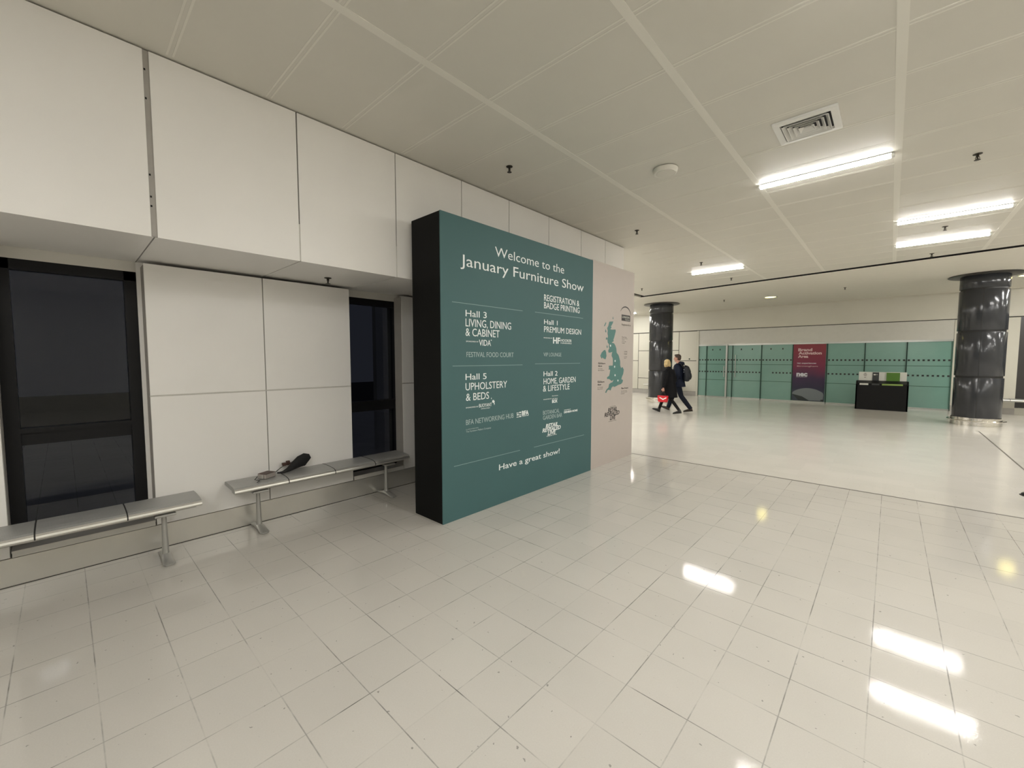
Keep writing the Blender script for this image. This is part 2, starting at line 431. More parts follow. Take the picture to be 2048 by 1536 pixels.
# left wall: bulkhead faces, soffit, lower cladding panels, head of the windows
US = [-6.75, -5.85, -4.95, -4.05, -3.15, -2.25, -1.35, -0.45, 0.45, 1.363, 2.263, 3.10, 3.88, 4.70, 5.52, 6.25, 6.90]
bm = bmesh.new()
for a, b_ in zip(US, US[1:]):
    g0 = 0.016 if abs(a - 0.45) < .01 else 0.005
    g1 = 0.016 if abs(b_ - 0.45) < .01 else 0.005
    box(bm, UX - 0.02, UX, a + g0, b_ - g1, SOF, CZ - 0.012)
    box(bm, GX - 0.02, UX - 0.02, a + 0.004, b_ - 0.004, SOF, SOF + 0.02)
box(bm, GX - 0.3, UX - 0.022, BY, 6.88, SOF + 0.02, CZ + 0.04, 1)              # backing behind the joints
box(bm, UX - 0.03, UX - 0.008, 0.434, 0.466, SOF + 0.004, CZ - 0.01, 2)        # wide grey channel at one joint
for z in (3.46, 3.28, 2.80, 2.66, 2.60):
    box(bm, UX - 0.009, UX - 0.006, 0.438, 0.447, z - 0.006, z + 0.006, 3)
for b_ in (1.363, 2.263):
    box(bm, UX - 0.012, UX - 0.006, b_ - 0.005, b_ + 0.005, SOF + 0.004, SOF + 0.30, 4)
PAN = [(-6.3, -5.45), (-5.45, -4.6), (-3.85, -3.0), (-3.0, -2.1), (-2.05, -1.18), (-1.18, -0.305), (0.475, 1.337), (1.337, 2.202), (2.868, 3.73), (3.73, 4.6), (5.4, 6.3), (6.3, 6.9)]
for a, b_ in PAN:
    for z0, z1 in ((0.205, 1.284), (1.296, 2.372)):
        box(bm, WX - 0.03, WX, a + 0.004, b_ - 0.004, z0, z1)
    box(bm, GX, WX - 0.012, a + 0.001, b_ - 0.001, 0.2, 2.36, 2)
for a, b_ in ((0.475, 1.337), (1.337, 2.202)):                                 # bright alloy in the joint
    box(bm, WX - 0.012, WX - 0.007, a, b_, 1.2855, 1.2945, 4)
box(bm, GX - 0.3, GX - 0.10, 2.95, 6.9, 0, SOF, 1); box(bm, GX - 0.3, GX - 0.10, BY, -0.31, 0, SOF, 1); box(bm, GX - 0.3, GX - 0.10, 0.44, 2.19, 0, SOF, 1)
box(bm, GX - 0.1, GX, 2.95, 6.9, 0, SOF, 0); box(bm, GX - 0.1, GX, BY, -0.31, 0, SOF, 0); box(bm, GX - 0.1, GX, 0.448, 2.19, 0, SOF, 0)
for y0, y1 in ((-0.31, 0.448), (2.19, 2.95)):
    box(bm, GX - 0.1, GX - 0.0, y0, y1, 2.318, SOF, 4)                           # light head trim over each window
    box(bm, GX - 0.3, GX - 0.0, y0, y1, 0.0, 0.25, 0)
struct('wall_left', bm, [M['wall'], M['gap'], M['channel'], M['hole'], M['trim']])
bm = bmesh.new()
box(bm, WX - 0.15, WX + 0.006, BY, 6.9, 0.0, 0.2)
box(bm, WX + 0.004, WX + 0.010, BY, 6.9, 0.0, 0.006, 1)
struct('baseboard_left', bm, [M['steel_skirt'], M['gap']])
bm = bmesh.new()
for y0, y1 in ((-0.303, 0.472), (2.205, 2.866)):
    box(bm, GX - 0.01, WX, y0, y1, 0.232, 0.25); box(bm, WX - 0.004, WX + 0.01, y0 + 0.004, y1 - 0.004, 0.205, 0.25, 1)
struct('trim_3', bm, [M['sill'], M['trim']], 'low grey metal sill with pale nosing under the dark windows', 'sill')

def dark_window(n, y0, y1):
    r = bpy.data.objects.new('window_%d' % n, None); COL.objects.link(r); r.location = (GX, (y0 + y1) / 2, 0.25)
    r['kind'] = 'structure'
    r['label'] = ['black framed night window behind the nearer bench', 'black framed night window beside the teal sign'][n - 1]
    x0, x1 = GX - 0.09, GX - 0.004
    b = bmesh.new()
    zt, zb = 2.318, 0.25
    box(b, x0, x1, y0, y1, zt - 0.075, zt); box(b, x0, x1, y0, y1, zb, zb + 0.06)
    box(b, x0, x1, y0, y0 + 0.075, zb, zt); box(b, x0, x1, y1 - 0.075, y1, zb, zt)
    box(b, x0, x1 + 0.002, y0 + .075, y1 - .075, 1.05, 1.085); box(b, x0, x1 - 0.02, y0 + .075, y1 - .075, 0.96, 1.05)
    obj('window_frame', b, M['frame'], r)
    for z0, z1 in ((1.085, zt - 0.075), (zb + 0.06, 0.96)):
        b = bmesh.new(); box(b, x0 + 0.03, x0 + 0.036, y0 + 0.07, y1 - 0.07, z0 - 0.005, z1 + 0.005)
        obj('window_pane', b, M['glass'], r)
dark_window(1, -0.305, 0.446); dark_window(2, 2.195, 2.945)
bm = bmesh.new(); box(bm, -30, GX - 0.5, -20, 20, -0.3, -0.2)
struct('ground_outside', bm, M['outside'], 'dark ground outside the windows', 'ground')

# remaining walls
bm = bmesh.new(); box(bm, LX, GX, 6.72, 6.94, 0, CZ + 0.05); box(bm, GX, UX - 0.02, 6.88, 6.94, 0, CZ + .05)
struct('wall_return', bm, M['wall'])
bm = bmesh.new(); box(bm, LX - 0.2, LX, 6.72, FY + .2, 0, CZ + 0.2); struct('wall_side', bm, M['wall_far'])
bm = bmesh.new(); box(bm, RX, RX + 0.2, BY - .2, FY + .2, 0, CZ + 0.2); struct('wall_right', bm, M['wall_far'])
bm = bmesh.new(); box(bm, GX - .3, RX, BY - 0.2, BY, 0, CZ + 0.2); struct('wall_back', bm, M['wall'])

# far wall
bm = bmesh.new()
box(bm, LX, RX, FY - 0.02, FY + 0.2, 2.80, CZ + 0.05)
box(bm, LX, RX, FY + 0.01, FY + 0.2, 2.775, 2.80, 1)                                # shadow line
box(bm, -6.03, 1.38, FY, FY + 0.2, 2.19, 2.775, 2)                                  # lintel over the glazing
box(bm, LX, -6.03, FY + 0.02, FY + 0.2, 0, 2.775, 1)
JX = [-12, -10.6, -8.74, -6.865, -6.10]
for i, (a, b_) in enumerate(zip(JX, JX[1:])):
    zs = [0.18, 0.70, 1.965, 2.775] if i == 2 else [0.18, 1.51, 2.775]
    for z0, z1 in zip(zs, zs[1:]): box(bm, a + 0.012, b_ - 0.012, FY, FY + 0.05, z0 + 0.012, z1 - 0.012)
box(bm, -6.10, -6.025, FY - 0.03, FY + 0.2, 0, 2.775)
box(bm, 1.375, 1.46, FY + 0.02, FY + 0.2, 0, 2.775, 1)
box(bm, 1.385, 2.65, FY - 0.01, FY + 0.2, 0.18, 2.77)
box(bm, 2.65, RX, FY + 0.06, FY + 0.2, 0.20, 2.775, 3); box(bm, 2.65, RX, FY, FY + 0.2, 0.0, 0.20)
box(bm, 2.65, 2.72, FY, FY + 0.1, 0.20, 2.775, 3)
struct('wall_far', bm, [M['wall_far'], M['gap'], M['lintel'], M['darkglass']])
bm = bmesh.new()
box(bm, LX, -6.03, FY - 0.015, FY + 0.02, 0, 0.18); box(bm, 1.385, 2.65, FY - 0.02, FY, 0, 0.18)
struct('baseboard_far', bm, M['channel'])

# frosted glazing bays
BAYS = [(-6.025, -5.70, 'window', 0), (-5.70, -4.95, 'door', 1), (-4.90, -4.71, 'window', 0), (-4.71, -3.69, 'door', 1), (-3.69, -2.68, 'window', 2), (-2.68, -1.665, 'window', -1), (-1.665, -0.65, 'window', 0), (-0.65, 0.37, 'window', 0), (0.37, 1.375, 'window', 0)]
nw, nd = 3, 1
GL = ['narrow frosted green pane at the far left end of the glazing', 'frosted green glass door left of the silver post', 'slim frosted green pane right of the silver post', 'frosted green glass door behind and right of the walking pair',
      'frosted green pane directly left of the red poster', 'pane behind the red poster', 'frosted green pane directly right of the red poster', 'frosted green pane behind the black counter', 'frosted green pane beside the near column at the right end of the glazing']
for i, (a, b_, kind, d) in enumerate(BAYS):
    if kind == 'window': nm = 'window_%d' % nw; nw += 1
    else: nm = 'door_%d' % nd; nd += 1
    r = bpy.data.objects.new(nm, None); COL.objects.link(r); r.location = ((a + b_) / 2, FY, 0); r['kind'] = 'structure'; r['label'] = GL[i]
    b = bmesh.new()
    box(b, a + 0.008, b_ - 0.008, FY + 0.02, FY + 0.04, 0.05, 2.13)
    for z in (1.37, 0.73): box(b, a + 0.01, b_ - 0.01, FY + 0.016, FY + 0.022, z - 0.009, z + 0.009, 1)
    if d >= 0:
        n = max(2, int((b_ - a) / 0.105)); st = (b_ - a) / n
        for z in (1.55, 1.065):
            for q in range(n):
                if i == 4 and z < 1.2 and q < 3: continue
                cx = a + st * (q + 0.5)
                box(b, cx - 0.026, cx + 0.026, FY + 0.014, FY + 0.021, z - 0.026, z + 0.026, 2)
        if b_ - a > 0.6 and i in (1, 3, 4):
            for cx in (a + 0.30 * (b_ - a), a + 0.68 * (b_ - a)): box(b, cx - 0.018, cx + 0.018, FY + 0.01, FY + 0.021, 1.94, 2.0, 2)
    obj('glass_pane', b, [M['frost'], M['frostline'], M['dot']], r)
    b = bmesh.new()
    box(b, a - 0.008, a + 0.014, FY - 0.01, FY + 0.05, 0.0, 2.15, 0)
    box(b, b_ - 0.014, b_ + 0.008, FY - 0.01, FY + 0.05, 0.0, 2.15, 0)
    box(b, a, b_, FY - 0.012, FY + 0.05, 2.13, 2.19, 1); box(b, a, b_, FY - 0.01, FY + 0.05, 0, 0.05, 1)
    obj('glazing_frame', b, [M['frostline'], M['alu']], r)
    if kind == 'door':
        b = bmesh.new()
        hx = b_ - 0.06 if i == 1 else a + 0.12
        loft(b, [(hx, FY - 0.05, 0.85), (hx, FY - 0.05, 1.75 if i == 3 else 1.3)], [0.014, 0.014])
        for z in (0.9, 1.25): loft(b, [(hx, FY - 0.05, z), (hx, FY + 0.022, z)], [0.009, 0.009])
        obj('pull_handle', b, M['alu'], r, smooth=True)
bm = bmesh.new(); box(bm, -4.955, -4.895, FY - 0.05, FY + 0.05, 0, 2.19); struct('trim_4', bm, M['alu'], 'silver door post in the frosted glazing', 'post')
bm = bmesh.new(); box(bm, -6.1, 1.4, FY + 0.06, FY + 0.2, 0, 2.2); struct('wall_behind_glazing', bm, M['frostline'])
o = bmesh.new(); ell(o, (-6.405, FY - 0.004, 1.585), (0.03, 0.02, 0.03)); tag(obj('door_release_button', o, M['dot'], None, True, loc=(-6.405, FY, 1.585)), 'small black round button on the cream wall beside the glazing', 'button')

# ================================================================== LAMPS AND CEILING FITTINGS
def batten(x0, x1, y, label):
    r = thing('batten_light', label, 'ceiling light', ((x0 + x1) / 2, y, CZ), 0, 'linear ceiling lights')
    b = bmesh.new(); box(b, x0 - 0.005, x1 + 0.005, y - 0.034, y + 0.034, CZ - 0.010, CZ - 0.0055); obj('housing', b, M['housing'], r)
    b = bmesh.new(); pr = [(y - 0.030, CZ - 0.010), (y - 0.030, CZ - 0.032), (y - 0.026, CZ - 0.037), (y + 0.026, CZ - 0.037), (y + 0.030, CZ - 0.032), (y + 0.030, CZ - 0.010)]
    prism(b, pr, 'x', x0, x1); b.normal_update()
    for f in b.faces: f.material_index = 0 if f.calc_center_median().z < CZ - 0.034 else 1
    obj('diffuser', b, [M['tube'], M['tubeside']], r)
    for xx, s in ((x0, -1), (x1, 1)):
        b = bmesh.new(); box(b, xx, xx + s * 0.025, y - 0.032, y + 0.032, CZ - 0.038, CZ - 0.008, 0, 0.003); obj('end_cap', b, M['housing'], r)
batten(-1.19, -0.08, 5.53, 'nearest lit linear ceiling light, beside the square vent')
batten(-0.01, 1.07, 8.35, 'upper of the two lit linear ceiling lights stacked at the right')
batten(-0.01, 1.07, 10.02, 'lower of the two lit linear ceiling lights stacked at the right')
batten(-3.49, -2.43, 10.03, 'short-looking lit linear ceiling light right of the map panel')
for x0, y in [(-0.30, 2.66), (4.72, 2.75), (4.72, 5.53), (4.72, 8.35), (4.72, 10.02), (7.1, 5.53), (7.1, 10.02), (0.90, 2.66), (4.72, -2.2), (7.1, -2.2), (1.5, -1.45), (7.1, 2.75), (7.1, 8.35),
              (2.36, -4.4), (5.9, -4.4), (-7.6, 9.2), (-9.8, 9.2), (-9.8, 12.0), (4.72, 12.3), (7.1, 11.4), (2.75, 13.6), (2.9, 15.6), (4.9, 14.4), (4.9, 16.6), (7.1, 15.5), (-9.6, 14.0), (-9.9, 16.2), (2.65, 12.2), (2.8, 14.6), (-7.7, 10.9), (-8.75, 12.4), (-9.0, 15.1), (-9.3, 16.9), (-6.6, 8.2), (-9.0, 8.2)]:
    batten(x0, x0 + 1.09, y, 'lit linear ceiling light out of view, added to bring up the room light')  # unseen lamps: a few inferred from glows, most added to brighten the room

def fill_panel_light(x, y, label):  # unseen fitting added to lift the light on left floor and lower wall
    r = thing('fill_panel_light', label, 'ceiling light', (x, y, CZ), 0, 'added fill panels behind the viewpoint')
    b = bmesh.new(); box(b, x - 0.3, x + 0.3, y - 0.3, y + 0.3, CZ - 0.012, CZ - 0.0055); obj('frame', b, M['housing'], r)
    b = bmesh.new(); box(b, x - 0.27, x + 0.27, y - 0.27, y + 0.27, CZ - 0.0135, CZ - 0.0118); obj('diffuser', b, M['panel'], r)
for x, y in [(0.6, -0.4), (0.6, -1.6), (1.75, -2.4), (-0.6, -1.75), (0.6, -2.8)]:
    fill_panel_light(x, y, 'unseen square fill panel added in the ceiling behind the viewpoint')
def downlight(x, y, label):
    r = thing('downlight', label, 'ceiling light', (x, y, CZ), 0, 'yellow downlights')
    b = bmesh.new(); lathe(b, [(0.20, 0), (0.20, -0.014), (0.165, -0.018), (0.15, -0.006), (0.15, 0)], (x, y, CZ)); obj('bezel', b, M['housing'], r, True)
    b = bmesh.new(); lathe(b, [(0, -0.016), (0.10, -0.014), (0.149, -0.006), (0.149, -0.001), (0, -0.001)], (x, y, CZ)); obj('lens', b, M['yellow'], r, True)
downlight(-2.95, 15.55, 'round yellow downlight in the rear ceiling above the red poster')
downlight(2.33, 15.60, 'yellow downlight peeping past the disc of the right column')

def vent(x0, x1, y0, y1):
    cx, cy = (x0 + x1) / 2, (y0 + y1) / 2
    r = thing('air_vent', 'square white louvred air vent in the ceiling above the nearest light', 'vent', (cx, cy, CZ))
    b = bmesh.new(); h = (x1 - x0) / 2; hy = (y1 - y0) / 2
    def ring(b, a0, z0, a1, z1, ky):
        A = [b.verts.new((cx + sx * a0 * h, cy + sy * a0 * hy, z0)) for sx, sy in ((-1, -1), (1, -1), (1, 1), (-1, 1))]
        B = [b.verts.new((cx + sx * a1 * h, cy + sy * a1 * hy, z1)) for sx, sy in ((-1, -1), (1, -1), (1, 1), (-1, 1))]
        for i in range(4): b.faces.new((A[i], A[(i + 1) % 4], B[(i + 1) % 4], B[i]))
    ring(b, 1.0, CZ - 0.001, 1.0, CZ - 0.02, 1); ring(b, 1.0, CZ - 0.02, 0.78, CZ - 0.024, 1); ring(b, 0.78, CZ - 0.024, 0.75, CZ - 0.003, 1)
    obj('frame', b, M['vent'], r)
    b = bmesh.new(); box(b, cx - h * 0.8, cx + h * 0.8, cy - hy * 0.8, cy + hy * 0.8, CZ - 0.004, CZ - 0.001); obj('throat', b, M['ventdark'], r)
    for k in range(4):
        a = 0.66 - k * 0.16
        b = bmesh.new(); ring(b, a - 0.05, CZ - 0.006, a + 0.065, CZ - 0.036, 1); ring(b, a + 0.065, CZ - 0.036, a + 0.05, CZ - 0.036, 1); ring(b, a + 0.05, CZ - 0.036, a - 0.065, CZ - 0.006, 1)
        obj('louvre', b, M['vent'], r)
vent(-0.83, -0.385, 4.17, 4.60)

r = thing('ceiling_speaker', 'round off-white speaker on the ceiling above the map panel', 'speaker', (-1.83, 4.38, CZ))
b = bmesh.new(); lathe(b, [(0.125, -0.0055), (0.125, -0.014), (0.115, -0.045), (0.105, -0.05), (0.097, -0.046), (0, -0.046)], (-1.83, 4.38, CZ)); obj('body', b, M['ceilbar'], r, True)
b = bmesh.new(); lathe(b, [(0.094, -0.0455), (0.094, -0.0495), (0.05, -0.052), (0, -0.0525)], (-1.83, 4.38, CZ)); obj('grille', b, M['ceil'], r, True)

def sprinkler(root=None):
    r = thing('sprinkler_head', '', 'sprinkler', (0, 0, 0), 0, 'sprinkler heads')
    b = bmesh.new(); lathe(b, [(0.034, 0), (0.034, -0.004), (0.018, -0.010), (0, -0.010)], n=24); obj('rosette', b, M['brass'], r, True, True)
    b = bmesh.new(); lathe(b, [(0.010, -0.008), (0.012, -0.026), (0.007, -0.03), (0.006, -0.05), (0, -0.05)], n=16)
    for s in (-1, 1): loft(b, [(s * 0.010, 0, -0.026), (s * 0.015, 0, -0.04), (s * 0.003, 0, -0.056)], [0.0025] * 3, 6)
    obj('frame_arms', b, M['brass'], r, True, True)
    b = bmesh.new(); lathe(b, [(0, -0.055), (0.022, -0.055), (0.024, -0.058), (0, -0.06)], n=24); obj('deflector', b, M['brass'], r, True, True)
    return r
SP = [(-3.0, 3.23, CZ, 'small dark sprinkler head on the ceiling above the top left of the teal sign'), (-2.99, 6.13, CZ, 'small dark sprinkler head above the map panel'),
      (-2.98, 9.05, CZ, 'sprinkler head just above the short-looking linear light'), (0.54, 6.12, CZ, 'dark sprinkler head right of the nearest linear light'),
      (0.52, 9.10, CZ, 'sprinkler head between the two stacked lights at the right'), (0.49, 11.25, CZ, 'sprinkler head beside the ceiling slot below the stacked lights'),
      (-2.99, 11.28, CZ, 'sprinkler head between the short-looking light and the slot'), (-5.3, 11.24, CZ, 'sprinkler head just right of the map panel near the slot'),
      (-4.26, 15.31, CZ, 'sprinkler head in the rear ceiling left of the yellow downlight'), (-1.03, 14.93, CZ, 'sprinkler head in the rear ceiling right of the yellow downlight'),
      (-4.15, 1.82, SOF, 'sprinkler head under the bulkhead above the blank cladding')]
s0 = sprinkler()
for i, (x, y, z, lb) in enumerate(SP):
    if i == 0: s0.location = (x, y, z); s0['label'] = lb
    else: dup(s0, (x, y, z), 0, lb)

# ================================================================== COLUMNS
def column(cx, cy, label, rot):
    r = thing('round_column', label, 'column', (0, 0, 0), 0, 'dark round columns')
    R = 0.41
    for z0, z1 in ((0.19, 1.14), (1.19, 2.22), (2.27, 3.22), (3.26, CZ - 0.03)):
        b = bmesh.new(); lathe(b, [(R - 0.02, z0 + 0.002), (R - 0.004, z0), (R, z0 + 0.006), (R, z1 - 0.006), (R - 0.004, z1), (R - 0.02, z1 - 0.002)], n=72)
        if z1 < 3.5:                                                      # vertical seam strips
            for a in (0.0, PI):
                ca, sa = math.cos(a), math.sin(a); t = Vector((-sa, ca, 0)); p = Vector((ca, sa, 0))
                q = [p * (R - 0.002) - t * 0.006, p * (R + 0.003) - t * 0.006, p * (R + 0.003) + t * 0.006, p * (R - 0.002) + t * 0.006]
                A = [b.verts.new((v.x, v.y, z0 + 0.004)) for v in q]; B = [b.verts.new((v.x, v.y, z1 - 0.004)) for v in q]
                fs = [b.faces.new((A[i], A[(i + 1) % 4], B[(i + 1) % 4], B[i])) for i in range(4)]; setmi(fs, 1)
        obj('cladding_drum', b, [M['colm'], M['colband']], r, True, True)
    b = bmesh.new(); lathe(b, [(R - 0.022, 0.15), (R - 0.022, CZ - 0.03)], n=48); obj('core', b, M['colband'], r, True, True)
    b = bmesh.new(); lathe(b, [(R - 0.02, CZ - 0.03), (0.60, CZ - 0.03), (0.62, CZ - 0.018), (0.60, CZ - 0.002), (0, CZ - 0.002)], n=64); obj('ceiling_disc', b, M['coldisc'], r, True, True)
    b = bmesh.new(); lathe(b, [(R - 0.03, 0.19), (R + 0.015, 0.19), (R + 0.02, 0.10), (R + 0.02, 0.0), (R - 0.03, 0)], n=64)
    obj('base_shoe', b, M['chrome'], r, True, True)
    b = bmesh.new(); lathe(b, [(R + 0.075, 0.105), (R + 0.085, 0.12), (R + 0.075, 0.135), (R + 0.0, 0.135), (R + 0.0, 0.105), (R + 0.075, 0.105)], n=64)
    obj('bumper_ring', b, M['chrome'], r, True, True)
    r.location = (cx, cy, 0); r.rotation_euler = (0, 0, rot)
    return r
c1 = column(-6.26, 14.92, 'dark round column behind the walking pair, farther of the two columns', -1.05)
dup(c1, (1.575, 14.95, 0), -1.68, 'dark round column with chrome base at the right, nearer the black counter')

# ================================================================== BENCHES
def bench():
    r = thing('metal_bench', '', 'bench', (0, 0, 0), 0, 'grey metal benches')
    prof = [(-0.163, 0.442), (-0.165, 0.455), (-0.150, 0.470), (-0.05, 0.474), (0.08, 0.470), (0.128, 0.464), (0.150, 0.455)]
    lip = [(0.150, 0.455), (0.163, 0.444), (0.166, 0.430), (0.158, 0.418)]
    under = [(0.140, 0.414), (0.10, 0.430), (-0.12, 0.436)]
    L = 1.78 / 4
    for i in range(4):
        y0, y1 = -0.89 + i * L + 0.004, -0.89 + (i + 1) * L - 0.004
        b = bmesh.new(); prism(b, prof + lip[1:] + under, 'y', y0, y1)
        b.normal_update()
        for f in b.faces:
            c = f.calc_center_median()
            if c.x > 0.148 and abs(f.normal.y) < 0.5: f.material_index = 1
        obj('seat', b, [M['bench'], M['benchhighlight']], r, False, True)
    for i in range(1, 4):
        y = -0.89 + i * L
        b = bmesh.new(); prism(b, [(p[0] * 1.005, p[1] + 0.001) for p in prof + lip[1:] + under], 'y', y - 0.0035, y + 0.0035)
        obj('seat_divider', b, M['rubber'], r, False, True)
    b = bmesh.new(); box(b, -0.03, 0.07, -0.865, 0.865, 0.385, 0.430, 0, 0.006); obj('beam', b, M['benchmetal'], r, False, True)
    for y in (-0.665, 0.665):
        b = bmesh.new()
        loft(b, [(0.0, y, 0.028), (0.0, y, 0.08), (0.0, y, 0.34), (0.0, y, 0.372)], [(0.030, 0.026), (0.026, 0.022), (0.019, 0.016), (0.022, 0.02)], 16)
        box(b, -0.05, 0.10, y - 0.065, y + 0.065, 0.366, 0.386, 0, 0.006)
        leg = obj('leg', b, M['benchmetal'], r, True, True)
        b = bmesh.new()
        loft(b, [(-0.172, y, 0.008), (-0.16, y, 0.010), (-0.10, y, 0.018), (-0.03, y, 0.028), (0.03, y, 0.028), (0.10, y, 0.020), (0.16, y, 0.012), (0.176, y, 0.009)],
             [(0.006, 0.018), (0.0095, 0.030), (0.017, 0.030), (0.026, 0.032), (0.026, 0.034), (0.019, 0.036), (0.011, 0.038), (0.007, 0.024)], 18, ref=(0, 0, 1))
        obj('foot', b, M['benchmetal'], leg, True, True)
    return r
b0 = bench(); b0.location = (-4.215, -0.173, 0); b0['label'] = 'perforated grey metal bench cut off by the left edge of the photo, empty'
dup(b0, (-4.32, 1.85, 0), 0, 'perforated grey metal bench beside the teal sign with a camera lying on it')
dup(b0, (-7.38, 18.0, 0), -PI / 2, 'grey metal bench against the far wall behind the farther column')
dup(b0, (2.95, 18.0, 0), -PI / 2, 'grey metal bench against the far wall right of the nearer column')

# camera with its strap, lying on the second bench
bz = 0.474
r = thing('strapped_camera', 'small silver camera with wide black strap lying on the bench by the sign', 'camera', (-4.33, 1.28, bz))
b = bmesh.new()
rot = Matrix.Rotation(math.radians(28), 3, 'Z')
def cb(b, x0, x1, y0, y1, z0, z1, mi=0, bev=0.004):
    n0 = len(b.verts); box(b, x0, x1, y0, y1, z0, z1, mi, bev)
    b.verts.ensure_lookup_table(); vs = b.verts[n0:]
    bmesh.ops.rotate(b, verts=vs, cent=(0, 0, 0), matrix=rot); bmesh.ops.translate(b, verts=vs, vec=(-4.33, 1.27, bz))
cb(b, -0.045, 0.045, -0.065, 0.055, 0.0, 0.042); body = obj('body', b, M['camgrey'], r)
b = bmesh.new(); cb(b, -0.046, 0.046, -0.06, 0.05, 0.0422, 0.0465, 0, 0.001); obj('back_cover', b, M['leather'], body)
b = bmesh.new(); cb(b, -0.030, 0.030, 0.055, 0.066, 0.004, 0.038); cb(b, -0.018, 0.018, 0.066, 0.085, 0.008, 0.034, 0, 0.008); obj('lens', b, M['rubber'], body)
b = bmesh.new(); cb(b, -0.02, 0.03, -0.082, -0.066, 0.004, 0.038, 0, 0.006); obj('side_flap', b, M['channel'], body)
b = bmesh.new()
loft(b, [(-4.30, 1.30, bz + 0.036), (-4.36, 1.36, bz + 0.03), (-4.42, 1.42, bz + 0.045), (-4.44, 1.47, bz + 0.06), (-4.43, 1.51, bz + 0.055), (-4.40, 1.54, bz + 0.03), (-4.37, 1.50, bz + 0.012)], [(0.002, 0.006)] * 7, 8, (0, 0, 1))
loft(b, [(-4.30, 1.18, bz + 0.03), (-4.27, 1.15, bz + 0.012), (-4.24, 1.18, bz + 0.004), (-4.20, 1.15, bz + 0.003)], [(0.002, 0.005)] * 4, 8, (0, 0, 1)); obj('strap', b, M['rubber'], r, True)
b = bmesh.new(); box(b, -4.455, -4.425, 1.44, 1.475, bz + 0.055, bz + 0.085, 0, 0.004); box(b, -4.45, -4.425, 1.475, 1.51, bz + 0.06, bz + 0.10, 0, 0.005); box(b, -4.44, -4.41, 1.51, 1.545, bz + 0.05, bz + 0.08, 0, 0.004); obj('buckle', b, M['leather'], r)
b = bmesh.new()
loft(b, [(-4.33, 1.36, bz + 0.020), (-4.34, 1.41, bz + 0.016), (-4.36, 1.47, bz + 0.028), (-4.38, 1.53, bz + 0.056), (-4.40, 1.59, bz + 0.080), (-4.41, 1.64, bz + 0.090), (-4.41, 1.672, bz + 0.086), (-4.405, 1.686, bz + 0.075)],
     [(0.006, 0.006), (0.011, 0.014), (0.022, 0.026), (0.042, 0.03), (0.060, 0.03), (0.066, 0.028), (0.056, 0.022), (0.032, 0.012)], 18, (0, 0, 1)); obj('strap_pad', b, M['padblack'], r, True)

# ================================================================== WELCOME SIGN
SX = -3.11
kx = 3.11 / 3.095
def S(y): return y * kx
def Z(z): return 1.6 + (z - 1.6) * kx
sg = thing('welcome_sign', 'tall teal freestanding show sign with white lettering and black side', 'sign', (-3.34, 3.735, 0))
b = bmesh.new(); box(b, -3.57, SX - 0.012, 2.41, 5.06, 0.0, 2.965, 0, 0.003); obj('carcass', b, M['signblack'], sg)
b = bmesh.new(); box(b, SX - 0.0118, SX, 2.408, 5.062, 0.0, 2.967, 0, 0.003); fp = obj('front_panel', b, M['teal'], sg)
PL = ('X', SX + 0.0004)
def lines(name, rows, mats, extra=None, parent=None, plane=None, out=(1, 0, 0), conv=True):
    bm = bmesh.new()
    for row in rows:
        s, y0, y1, zb, cap = row[:5]; mi = row[5] if len(row) > 5 else 0; bold = row[6] if len(row) > 6 else 0.0; sh = row[7] if len(row) > 7 else 0.0
        if conv: y0, y1, zb = S(y0), S(y1), Z(zb)
        letters(bm, s, plane or PL, y0, y1, zb, cap, mi, bold, sh)
    if extra: extra(bm)
    return print_on(name, bm, mats, parent or fp, out)
lines('title_lettering', [('Welcome to the', 3.110, 4.347, 2.672, 0.098, 0, -0.004)], [M['white']])
lines('title_lettering', [('January Furniture Show', 2.638, 4.800, 2.500, 0.108, 0, -0.002)], [M['white']])
lines('hall_listing', [('Hall 3', 2.698, 2.985, 2.016, 0.062, 0, 0.002), ('LIVING, DINING', 2.697, 3.357, 1.918, 0.076, 0, 0.0), ('& CABINET', 2.696, 3.175, 1.825, 0.076, 0, 0.0)], [M['white']])
lines('hall_listing', [('Hall 5', 2.692, 2.980, 1.389, 0.060, 0, 0.002), ('UPHOLSTERY', 2.691, 3.292, 1.285, 0.073, 0, 0.0), ('& BEDS', 2.696, 3.015, 1.180, 0.073, 0, 0.0)], [M['white']])
lines('hall_listing', [('REGISTRATION &', 3.941, 4.700, 2.296, 0.074, 0, 0.0), ('BADGE PRINTING', 3.941, 4.708, 2.205, 0.074, 0, 0.0)], [M['white']])
lines('hall_listing', [('Hall 1', 3.943, 4.216, 2.016, 0.056, 0, 0.002), ('PREMIUM DESIGN', 3.943, 4.750, 1.921, 0.070, 0, 0.0)], [M['white']])
lines('hall_listing', [('Hall 2', 3.938, 4.223, 1.387, 0.058, 0, 0.002), ('HOME, GARDEN', 3.939, 4.629, 1.288, 0.072, 0, 0.0), ('& LIFESTYLE', 3.929, 4.490, 1.200, 0.072, 0, 0.0)], [M['white']])
lines('amenity_lettering', [('FESTIVAL FOOD COURT', 2.707, 3.398, 1.617, 0.050)], [M['pale']])
lines('amenity_lettering', [('BFA NETWORKING HUB', 2.694, 3.398, 0.938, 0.052)], [M['pale']])
lines('amenity_lettering', [('VIP LOUNGE', 3.936, 4.300, 1.628, 0.045)], [M['pale']])
lines('amenity_lettering', [('BOTANICAL', 3.932, 4.271, 0.915, 0.050), ('GARDEN BAR', 3.932, 4.327, 0.853, 0.050)], [M['pale']])
lines('closing_lettering', [('Have a great show!', 3.163, 4.278, 0.386, 0.062, 0, 0.006)], [M['white']])
